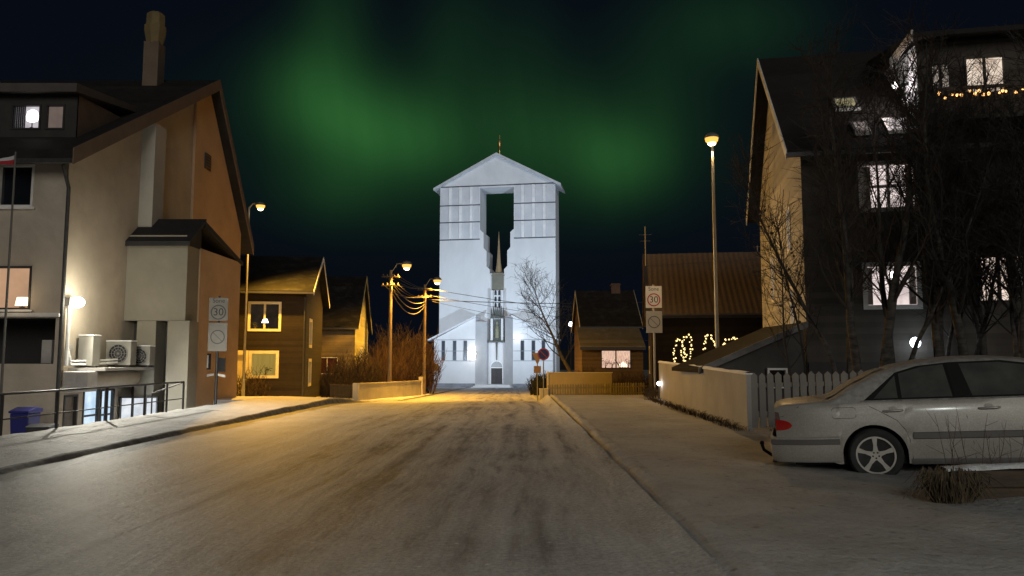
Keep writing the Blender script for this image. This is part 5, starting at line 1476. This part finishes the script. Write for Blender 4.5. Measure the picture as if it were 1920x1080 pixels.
for cx_ in (1.13, 3.96):
    for s in (-1, 1):
        Fw = CFm @ Matrix.Translation(Vector((cx_, s * .795, .3175)))
        if s > 0: Fw = Fw @ Matrix.Rotation(math.pi, 4, 'Z')
        m = MB(Fw); m.lathe([(.215, -.085), (.235, -.10), (.285, -.105), (.308, -.085), (.3175, -.04), (.3175, .06), (.30, .095), (.22, .10)], (0, 0, 0), 40, 'y')
        tyre = m.build('wheel', M_tyre, car, 40)
        m = MB(Fw)
        m.ring((0, 0, 0), .205, .225, -.098, -.06, 40)
        m.ring((0, 0, 0), .0, .062, -.088, -.05, 20)
        for k in range(5):
            a = R(90 + 72 * k)
            c, s_ = math.cos(a), math.sin(a)
            def q(r_, t_): return (r_ * c - t_ * s_, r_ * s_ + t_ * c)
            pr = [q(.045, -.030), q(.12, -.019), q(.21, -.030), q(.21, .030), q(.12, .019), q(.045, .030)]
            m.prism(pr, -.092, -.062)
        rim = m.build('rim', M_alloy, tyre, 35)
        m = MB(Fw); m.lathe([(.212, -.055), (.212, -.03)], (0, 0, 0), 32, 'y'); m.build('brake_shadow_disc', pm('wheel shade', (0.022, 0.021, 0.02), (0.04, 0.036, 0.032), 6, 0.7, 0.2), tyre)  # dark disc painted as the shade behind the spokes
        m = MB(Fw)
        for k in range(5):
            a = R(54 + 72 * k); m.lathe([(.010, -.0935), (.010, -.085)], (.036 * math.cos(a), 0, .036 * math.sin(a)), 8, 'y')
        m.build('wheel_bolts', M_trimblk, tyre)
for x in (4.74,):
    for s in (-1, 1):
        m = MB(CFm); m.ball((4.66, s * .52, .63), .11, 12, 8); m.ball((4.68, s * .33, .62), .085, 12, 8)
        m.build('headlight', M_fglass, car, 60)
# ------------------------------------------------------------------ signs
M_signw = pm('white sign face', (0.55, 0.54, 0.52), (0.50, 0.49, 0.47), 2, 0.45, 0.05)
M_signg = pm('grey sign face', (0.30, 0.295, 0.28), (0.26, 0.255, 0.245), 2, 0.5, 0.05)
M_signd = pm('shaded sign face', (0.19, 0.175, 0.155), (0.15, 0.14, 0.12), 2, 0.5, 0.05)  # darker copy of the white face, shade on the left sign in the colour
M_signblk = pm('sign black', (0.02, 0.02, 0.02), None, 2, 0.5, 0)
M_signgl = pm('sign grey lettering', (0.06, 0.058, 0.055), None, 2, 0.5, 0)
M_signred = pm('sign red', (0.32, 0.02, 0.025), None, 2, 0.45, 0)
M_signblue = pm('sign blue', (0.012, 0.02, 0.13), None, 2, 0.45, 0)
def lettering(parent, F, text, size, mat, name='lettering'):
    c = bpy.data.curves.new(name, 'FONT'); c.body = text; c.size = size
    c.align_x = 'CENTER'; c.align_y = 'CENTER'; c.extrude = 0.002
    tmp = bpy.data.objects.new('tmp_text', c); COL.objects.link(tmp)
    dg = bpy.context.evaluated_depsgraph_get()
    me = bpy.data.meshes.new_from_object(tmp.evaluated_get(dg))
    bpy.data.objects.remove(tmp); bpy.data.curves.remove(c)
    me.name = name
    me.transform(WM[parent].inverted() @ F @ Matrix.Rotation(R(90), 4, 'X'))
    me.materials.clear(); me.materials.append(mat)
    o = bpy.data.objects.new(name, me); COL.objects.link(o); o.parent = parent; WM[o] = WM[parent]
    return o
def zone_sign(label, base, ztop, w, h1, h2, gap, rz, post_r, dark):
    t = thing('speed_zone_sign', label, 'road sign', base, rz, 'thirty zone signs')
    F = WM[t]
    z0 = base[2]
    MB(F).tube([(0, 0.05, -.3), (0, 0.05, ztop - z0 + .06)], post_r, 12).build('post', M_blackmetal if dark else M_steel, t, 40)
    zc = ztop - z0 - h1 / 2
    pl = MB(F).box(-w / 2, w / 2, -.015, 0, zc - h1 / 2, zc + h1 / 2).build('upper_panel', M_signw if not dark else M_signd, t, bevel=.004)
    k = w / .6
    m = MB(F); m.ring((0, -.02, zc - h1 * .13), w * .34, w * .41, -.001, .003); m.build('ring', M_signred if not dark else M_signgl, pl)
    lettering(pl, F @ Matrix.Translation(Vector((0, -.018, zc - h1 * .13))), '30', .34 * k, M_signblk)
    lettering(pl, F @ Matrix.Translation(Vector((0, -.018, zc + h1 * .365))), 'Sone', .20 * k, M_signblk)
    z2 = zc - h1 / 2 - gap - h2 / 2
    lp = MB(F).box(-w / 2, w / 2, -.015, 0, z2 - h2 / 2, z2 + h2 / 2).build('lower_panel', M_signg if not dark else M_signd, t, bevel=.004)
    m = MB(F); m.ring((0, -.02, z2), w * .33, w * .38, -.001, .003); m.build('ring', M_signgl, lp)
    m = MB(F); a = w * .33
    m.add([(-a * .72, -.02, z2 + a * .66), (-a * .66, -.02, z2 + a * .72), (a * .72, -.02, z2 - a * .66), (a * .66, -.02, z2 - a * .72)], [(0, 1, 2, 3)])
    m.build('slash', M_signgl, lp)
    m = MB(F)
    for zz in (zc + h1 * .3, zc - h1 * .3, z2 + h2 * .3, z2 - h2 * .3): m.box(-.06, .06, .0005, .05, zz - .02, zz + .02)
    m.build('clamp', M_steel, t)
    return t
zone_sign('white thirty zone sign above a grey one at the end of the right wall', (5.33, 29.0, 0.1), 4.22, 0.60, 0.82, 0.82, .12, R(-4), 0.045, False)
zone_sign('dim thirty zone sign above a grey one against the ochre wall', (-9.12, 24.0, 0.1), 3.38, 0.57, 0.72, 0.88, .06, R(6), 0.035, True)
t = thing('no_parking_sign', 'round blue no parking sign with a red rim and slash at the junction', 'road sign', (1.62, 40.0, -0.75), 0)
F = WM[t]
MB(F).tube([(0, .04, -.2), (0, .04, 2.75)], .03, 10).build('post', M_steel, t, 40)
MB(F).lathe([(.31, -.01), (.31, .0)], (0, 0, 2.5), 32, 'y').build('disc', M_signblue, t)
m = MB(F); m.ring((0, -.014, 2.5), .25, .312, -.001, .003); a = .25
m.add([(-a * .76, -.0145, 2.5 + a * .64), (-a * .64, -.0145, 2.5 + a * .76), (a * .76, -.0145, 2.5 - a * .64), (a * .64, -.0145, 2.5 - a * .76)], [(0, 1, 2, 3)])
m.build('rim_and_slash', pm('bright sign red', (0.42, 0.03, 0.05), None, 2, 0.45, 0), t)
t = thing('sign_back', 'brown backs of two small signs on a post beside the no parking sign', 'road sign', (1.42, 43.5, -0.9))
F = WM[t]
MB(F).tube([(0, .04, -.2), (0, .04, 2.75)], .03, 10).build('post', M_steel, t, 40)
M_sb = pm('sign back metal', (0.30, 0.20, 0.10), (0.26, 0.17, 0.085), 2, 0.5, 0.05)
MB(F).prism([(-.30, 2.75), (.30, 2.75), (.02, 2.1), (-.02, 2.1)], -.012, 0).build('triangle_panel', M_sb, t)
MB(F).box(-.2, .2, -.014, -.002, 1.62, 2.02).build('square_panel', M_sb, t)
t = thing('round_sign', 'small round sign seen from the back in front of the church wing', 'road sign', (-7.35, 75, -1.65))
F = WM[t]
MB(F).tube([(0, .04, -.2), (0, .04, 2.6)], .04, 8).build('post', M_steel, t, 40)
MB(F).lathe([(.36, -.012), (.36, .0)], (0, 0, 2.4), 28, 'y').build('disc', pm('olive sign back', (0.16, 0.14, 0.09), None, 2, 0.5, 0.05), t)
# notice post and small things against the corner building
t = thing('wall_notices', 'post with small notice boards and pale signs low on the ochre wall', 'notice', (-9.35, 24.6, 0.1))
F = WM[t]
m = MB(F)
m.box(-.30, -.18, -.03, 0.0, 1.05, 1.55); m.box(0.02, .28, -.03, 0, .98, 1.42)
m.build('board', M_dark, t)
m = MB(F); m.prism([(-.28, .82), (-.06, .86), (-.06, .93), (-.28, .90)], -.05, -.035); m.prism([(.04, .86), (.30, .80), (.30, .88), (.04, .93)], -.05, -.035); m.prism([(-.29, 1.1), (-.25, 1.1), (-.25, 1.5), (-.29, 1.5)], -.05, -.032)
m.build('pale_strip', M_trimw, t)
MB(F).tube([(-.02, .03, -.3), (-.02, .03, 1.7)], .03, 8).build('post', M_blackmetal, t, 40)
# small globe lamp by the wall, farther lamp right of the church
def post_globe(label, x, y, z, h, r, power, col, mat):
    t = thing('globe_lamp', label, 'lamp', (x, y, z))
    MB().tube([(x, y, z - .2), (x, y, z + h - r)], .04 if h > 1 else .025, 8).build('post', M_blackmetal, t, 40)
    MB().ball((x, y, z + h), r, 12, 8).build('globe', mat, t, 60)
    light('lamp_light', 'POINT', (x - .05, y - r - .15, z + h), power, col, t, .06)
post_globe('low white globe lamp at the far end of the long pale wall', 5.02, 26.6, 0.1, 0.55, .075, 4, (1, .95, .9), glow('white garden globe', (1, .97, .95), 8))
post_globe('slim post lamp with a small white globe right of the church', 6.07, 80, -1.7, 6.85, .24, 120, (.9, .97, 1), glow('cool white globe', (.92, 1, 1), 9))

# ------------------------------------------------------------------ trees and shrubs
def tree_parts(seed, H, r0, n1, l1, n2, l2, n3, l3, first=0.25, up=0.75, lean=0.0, splits=1, twig=.006, droop=0.0, berries=0):
    rnd = random.Random(seed)
    tr, cr = MB(), MB()
    def walk(p, d, L, r, seg, wig, upb, sides, mb, rend):
        pts, rad = [p.copy()], [r]
        for i in range(seg):
            d = (d + Vector((rnd.gauss(0, wig), rnd.gauss(0, wig), rnd.gauss(0, wig) + upb))).normalized()
            p = p + d * (L / seg)
            pts.append(p.copy()); rad.append(lerp(r, rend, ((i + 1) / seg) ** .9))
        mb.tube(pts, rad, sides, cap=False)
        return pts, rad
    def at(pts, rad, s):
        q = s * (len(pts) - 1); i = min(int(q), len(pts) - 2); f = q - i
        return pts[i].lerp(pts[i + 1], f), lerp(rad[i], rad[i + 1], f), (pts[i + 1] - pts[i]).normalized()
    for sp in range(splits):
        a0 = rnd.uniform(0, 6.28)
        d0 = Vector((math.cos(a0) * (.0 if sp == 0 else .22) + lean, math.sin(a0) * (.0 if sp == 0 else .22), 1)).normalized()
        base = Vector((math.cos(a0) * .12 * sp, math.sin(a0) * .12 * sp, -.15))
        hh = H * (1 if sp == 0 else rnd.uniform(.75, .95))
        T, TR = walk(base, d0, hh, r0 * (1 if sp == 0 else .7), 14, .06, .03, 8, tr, r0 * .08)
        for i in range(n1):
            s = first + (0.97 - first) * ((i + rnd.random()) / n1)
            p, r, td = at(T, TR, s)
            a = i * 2.4 + rnd.uniform(-.5, .5)
            side = Vector((math.cos(a), math.sin(a), 0))
            d = (side * rnd.uniform(.55, .95) + td * up).normalized()
            L = l1 * (1.15 - .75 * s) * rnd.uniform(.7, 1.2)
            B, BR = walk(p, d, L, max(r * .45, twig * 1.6), 7, .10, .06 - droop, 5, cr, twig)
            for j in range(n2):
                s2 = rnd.uniform(.18, .98)
                p2, r2, td2 = at(B, BR, s2)
                dv = Vector((rnd.gauss(0, 1), rnd.gauss(0, 1), rnd.gauss(.35, .7))).normalized()
                d2 = (td2 * .75 + dv * .75).normalized()
                C, CR = walk(p2, d2, l2 * (1.1 - .5 * s2) * rnd.uniform(.5, 1.25), max(r2 * .6, twig), 4, .16, .05 - droop, 3, cr, twig * .6)
                for k in range(n3):
                    s3 = rnd.uniform(.2, 1)
                    p3, r3, td3 = at(C, CR, s3)
                    dv = Vector((rnd.gauss(0, 1), rnd.gauss(0, 1), rnd.gauss(.2, .7))).normalized()
                    E_, _ = walk(p3, (td3 * .7 + dv * .8).normalized(), l3 * rnd.uniform(.4, 1.2), twig * .7, 2, .15, .02 - droop, 3, cr, twig * .35)
                    if berries and rnd.random() < berries:
                        cr.ball(E_[-1], .035 * rnd.uniform(.6, 1.3), 5, 3)
    return tr, cr
M_birch = pm('birch bark', (0.075, 0.066, 0.056), (0.014, 0.012, 0.010), 5, 0.85, 0.6, 14, (1, 1, 2.5))
M_twig = pm('dark bare twigs', (0.028, 0.022, 0.018), (0.020, 0.016, 0.013), 3, 0.85, 0)
TREE_KINDS = {}
def make_tree(name, label, cat, loc, parts, mats, group=None, rz=0.0):
    t = thing(name, label, cat, loc, rz, group)
    inv = WM[t]
    for mb, nm, mt in zip(parts, ('trunk', 'crown'), mats):
        mb2 = MB(); mb2.v = [inv @ v for v in mb.v]; mb2.f = mb.f; mb2.mi = mb.mi
        mb2.build(nm, mt, t, 60)
    return t
kinds = [tree_parts(11, 7.9, .115, 25, 1.9, 7, 1.0, 5, .5, .27, 1.25, twig=.0085),
         tree_parts(12, 8.4, .13, 26, 2.0, 7, 1.05, 5, .5, .27, 1.2, lean=.03, twig=.0085),
         tree_parts(13, 7.4, .095, 20, 1.8, 6, 1.0, 5, .5, .27, 1.25, lean=-.03, splits=2, twig=.008)]
bl = ['bare birch standing alone before the wall, its trunk beside the picket fence end',
      'bare thick trunked birch in front of the lower lit window of the tall house',
      'bare birch with twin thin stems beside the thick one at the lower window',
      'bare birch with a slanting trunk to the right of the bluish wall lamp',
      'bare birch with a pale streaked trunk above the roof of the parked car',
      'bare birch with twin stems left of the far right lit window',
      'bare birch crossing the far right lit window',
      'bare birch at the right edge of the view',
      'bare birch deep in the clump near the house wall under the balcony',
      'bare birch with its crown in front of the balcony lights',
      'slim bare birch between the bluish wall lamp and the far right window',
      'slim bare birch standing just beyond the car roof, nearest to the house corner',
      'slim bare birch close to the house wall left of the far right lit window']
spots = [(7.35, 16.4, 0, .3), (8.0, 16.9, 1, 1.9), (8.55, 17.6, 2, .9), (9.35, 16.9, 0, 4.0), (10.0, 17.0, 1, 5.2), (10.35, 15.9, 2, 2.7), (10.9, 16.6, 0, 1.2), (11.4, 17.0, 1, 3.3), (11.1, 18.0, 2, 5.5), (12.1, 17.4, 1, 0.4), (9.75, 17.9, 2, 2.2), (7.75, 17.6, 2, 4.4), (10.6, 18.2, 2, 0.1)]
protos = {}
for (x, y, k, rz), lab in zip(spots, bl):
    if k not in protos:
        protos[k] = make_tree('birch_tree', lab, 'tree', (x, y, G0(x, y)), kinds[k], (M_birch, M_twig), 'bare birches in front of the tall house', rz)
    else:
        dup(protos[k], (x, y, G0(x, y)), rz, lab)
for i, (x, y, lab) in enumerate(((7.0, 18.6, 'slender young tree with dried berries before the pale gable of the tall house'), (6.4, 17.6, 'slender young tree with bare twigs beside the shed roof'))):
    make_tree('young_tree', lab, 'tree', (x, y, .15), tree_parts(31 + i, 6.0 - 1.2 * i, .04, 18, 1.5, 5, .6, 3, .3, .25, .9, twig=.005, berries=.10 if i == 0 else .02), (M_twig, M_twig), 'slender young trees')
M_ctw = pm('grey brown twigs', (0.09, 0.075, 0.06), (0.06, 0.05, 0.04), 3, 0.85, 0)
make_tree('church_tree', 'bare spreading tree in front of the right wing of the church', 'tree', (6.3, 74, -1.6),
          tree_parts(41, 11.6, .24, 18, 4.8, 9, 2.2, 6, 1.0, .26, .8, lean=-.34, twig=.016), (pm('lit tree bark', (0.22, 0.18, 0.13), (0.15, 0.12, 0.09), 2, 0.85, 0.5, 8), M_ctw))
# copper coloured bare hedge shrubs between the two poles
M_copper = pm('copper brown twigs', (0.058, 0.027, 0.0125), (0.036, 0.017, 0.0085), 1.5, 0.85, 0)
M_copper2 = pm('dull brown twigs', (0.045, 0.026, 0.013), (0.032, 0.019, 0.010), 1.5, 0.85, 0)
def shrub_mesh(seed, H, W, n, nsub, twig):
    rnd = random.Random(seed)
    mb = MB()
    for i in range(n):
        a, q = rnd.uniform(0, 6.28), math.sqrt(rnd.random())
        b = Vector((math.cos(a) * q * W * .45, math.sin(a) * q * W * .4, -.1))
        d = Vector((math.cos(a) * .22 * q, math.sin(a) * .22 * q, 1)).normalized()
        L = H * rnd.uniform(.6, 1.05) * (1.05 - .3 * q)
        p, pts = b, [b]
        for s in range(6):
            d = (d + Vector((rnd.gauss(0, .09), rnd.gauss(0, .09), .03))).normalized()
            p = p + d * L / 6; pts.append(p)
        mb.tube(pts, [twig * 1.8 * (1 - .75 * k / 6) for k in range(7)], 3, cap=False)
        for j in range(nsub):
            k = rnd.randint(1, 5); s0 = pts[k].lerp(pts[k + 1], rnd.random())
            dd = (Vector((rnd.gauss(0, .6), rnd.gauss(0, .6), 1))).normalized()
            l = H * rnd.uniform(.08, .24)
            e_ = s0 + dd * l
            mb.tube([s0, s0.lerp(e_, .5) + Vector((rnd.gauss(0, .04), rnd.gauss(0, .04), 0)), e_], [twig, twig * .8, twig * .4], 3, cap=False)
    return mb
sh = [shrub_mesh(51, 4.6, 2.6, 110, 14, .014), shrub_mesh(52, 3.6, 2.4, 100, 14, .014)]
def make_shrub(label, loc, mb, mat, group, rz, sc=1.0):
    m2 = MB(Matrix.Translation(Vector(loc)) @ Matrix.Rotation(rz, 4, 'Z') @ Matrix.Scale(sc, 4))
    m2.v = [m2.M @ v for v in mb.v]; m2.f = mb.f; m2.mi = mb.mi
    o = m2.build('bare_shrub', mat)
    tag(o, label, 'shrub', group)
for lab, x, y, k, mt, rz, sc in (
    ('copper brown bare shrub behind the yellow lit wall, right of the nearer pole', -9.3, 56.5, 0, M_copper, 0, .9),
    ('tall copper brown bare shrub close behind the farther pole', -9.0, 61.5, 0, M_copper, 2, 1.1),
    ('copper brown bare shrub leaning out to the right of the farther pole', -7.9, 66.0, 0, M_copper, 4, 1.15),
    ('dull brown bare shrub left of the nearer pole', -10.2, 53.5, 1, M_copper2, 1, .95),
    ('dull brown bare shrub in front of the yellow gable', -10.6, 51.5, 1, M_copper2, 3, 0.95),
    ('low dull brown bare shrub behind the dark picket fence', -11.6, 50.5, 1, M_copper2, 5, .75),
    ('copper brown bare shrub in the gap between the poles, behind the others', -9.3, 63, 0, M_copper2, 5, 1.3)):
    make_shrub(lab, (x, y, prof(y) - .1), sh[k], mt, 'bare shrubs behind the yellow lit wall', rz, sc)
for lab, x, y, k, mt, rz, sc in (
    ('low dark bare shrub under the lit porch window', 7.6, 52.6, 1, M_copper2, 0, .55),
    ('low dark bare shrub at the right corner of the porch', 9.0, 52.8, 1, M_copper2, 2, .55),
    ('low dark bare shrub at the left corner of the porch', 5.2, 53.4, 1, M_copper2, 4, .65)):
    make_shrub(lab, (x, y, -1.2), sh[k], mt, 'dark shrubs before the small house', rz, sc)
make_shrub('dark bare shrub growing beside the cream door of the brown house', (-13.1, 39.3, -.75), shrub_mesh(53, 1.9, 1.4, 60, 10, .012), M_copper2, None, 0, 1.0)
make_shrub('dark clipped bush beside the round no parking sign', (2.6, 60, -1.3), shrub_mesh(54, 2.0, 2.4, 140, 14, .02), pm('dark evergreen twigs', (0.02, 0.022, 0.014), None, 2, 0.9, 0), None, 0, 1.0)
# low dry growth and dirt
M_dry = pm('dry brown stems', (0.085, 0.06, 0.033), (0.05, 0.036, 0.021), 4, 0.9, 0)
def tufts(seed, spots_, h, n, spread, w=.006):
    rnd = random.Random(seed); mb = MB()
    for (x, y) in spots_:
        for i in range(n):
            a, q = rnd.uniform(0, 6.28), rnd.random() * spread
            bx, by = x + math.cos(a) * q, y + math.sin(a) * q
            z = G0(bx, by) - .03
            l = h * rnd.uniform(.3, 1.1)
            dx, dy = rnd.gauss(0, .45) * l, rnd.gauss(0, .45) * l
            mb.tube([(bx, by, z), (bx + dx * .4, by + dy * .4, z + l * .65), (bx + dx, by + dy, z + l * rnd.uniform(.6, 1))], [w, w * .8, w * .3], 3, cap=False)
    return mb
sp_ = [(4.40 + .05 * math.sin(i * 2.1) + .05 * i * .1, 15.0 + i * .2) for i in range(60)]
o = tufts(61, sp_, .20, 14, .16).build('dry_grass', M_dry); o['kind'] = 'stuff'
o = tufts(62, [(4.9 + i * .22, 14.75) for i in range(18)], .2, 10, .12).build('dry_grass', M_dry); o['kind'] = 'stuff'
o = tufts(63, [(5.15, 28.3 + .2 * i) for i in range(5)] + [(5.0, 27.6)], .45, 30, .3, .01).build('dry_grass', M_dry); o['kind'] = 'stuff'

# ------------------------------------------------------------------ timber edging with snow, shaggy plant and thin stems, lower right
t = thing('timber_edging', 'low dark timber bed edging with a line of snow on top', 'bed edging', (4.3, 7.75, 0))
M_timb = pm('dark wet timber', (0.075, 0.052, 0.032), (0.04, 0.028, 0.018), 3, 0.8, 0.7, 14, (0.4, 3, 3))
m = MB()
for k in range(2):
    for j in range(5):
        x0 = 4.30 + j * 1.0; z = .03 + .17 * k + .045 * j
        m.box(x0 + .01, x0 + .99, 7.75 - .012 * k, 7.93, z - .1 * (k == 0), z + .165)
m.build('sleepers', M_timb, t, bevel=.015)
n = 40
pts, f = [], []
for i in range(n + 1):
    x = 4.28 + 5.0 * i / n; zt = .365 + .045 * (x - 4.3)
    for j, (yy, hh) in enumerate(((7.74, -.01), (7.75, .018), (7.80, .032), (7.87, .03), (7.95, -.01))):
        pts.append((x, yy + .02 * mn.noise(Vector((x * 5, j, 0))), zt + hh * (1 + .6 * mn.noise(Vector((x * 4, j * .7, 5))))))
for i in range(n):
    for j in range(4): f.append((i * 5 + j, (i + 1) * 5 + j, (i + 1) * 5 + j + 1, i * 5 + j + 1))
m = MB(); m.add(pts, f); m.build('snow_cap', M_snow, t, 60)
def shaggy(seed, x, y, h, n, spread):
    rnd = random.Random(seed); mb = MB()
    for i in range(n):
        a, q = rnd.uniform(0, 6.28), rnd.random() ** .5 * spread
        bx, by = x + math.cos(a) * q, y + math.sin(a) * q * .7
        z = G0(bx, by) - .02
        l = h * rnd.uniform(.5, 1.05)
        out_ = Vector((math.cos(a) + rnd.gauss(0, .5), math.sin(a) + rnd.gauss(0, .5), 0)) * l * rnd.uniform(.1, .8)
        top = Vector((bx, by, z + l)) + out_ * .5
        end = Vector((bx, by, z + l * rnd.uniform(.15, .9))) + out_
        mb.tube([(bx, by, z), top - Vector((0, 0, l * .25)), top, end], [.007, .006, .005, .002], 3, cap=False)
    return mb
o = shaggy(71, 4.26, 7.66, .34, 380, .17).build('dry_plant', M_dry); tag(o, 'shaggy withered brown plant at the left end of the timber edging', 'plant')
def stem_plant(seed, x, y, h, n):
    rnd = random.Random(seed); mb = MB()
    for i in range(n):
        d = Vector((rnd.gauss(0, .28), rnd.gauss(0, .15), 1)).normalized()
        p = Vector((x + rnd.gauss(0, .12), y + rnd.gauss(0, .05), G0(x, y) - .05)); pts = [p]
        L = h * rnd.uniform(.6, 1.1)
        for s in range(6):
            d = (d + Vector((rnd.gauss(0, .09), rnd.gauss(0, .05), .04))).normalized(); p = p + d * L / 6; pts.append(p)
        mb.tube(pts, [.006 * (1 - .7 * k / 6) for k in range(7)], 4, cap=False)
        for k in range(2, 6):
            if rnd.random() < .7:
                e_ = pts[k] + Vector((rnd.gauss(0, .1), rnd.gauss(0, .05), rnd.uniform(.06, .2)))
                mb.tube([pts[k], e_], [.003, .0015], 3, cap=False)
    return mb
M_stem = pm('reddish thin stems', (0.10, 0.065, 0.045), (0.07, 0.045, 0.03), 4, 0.8, 0)
for s, x, lab in ((81, 4.78, 'thin bare stems rising in front of the rear door of the parked car'), (82, 5.25, 'thin bare stems in front of the front door of the parked car')):
    tag(stem_plant(s, x, 8.35, .85, 7).build('thin_shrub', M_stem), lab, 'shrub', 'thin bare stems behind the timber edging')
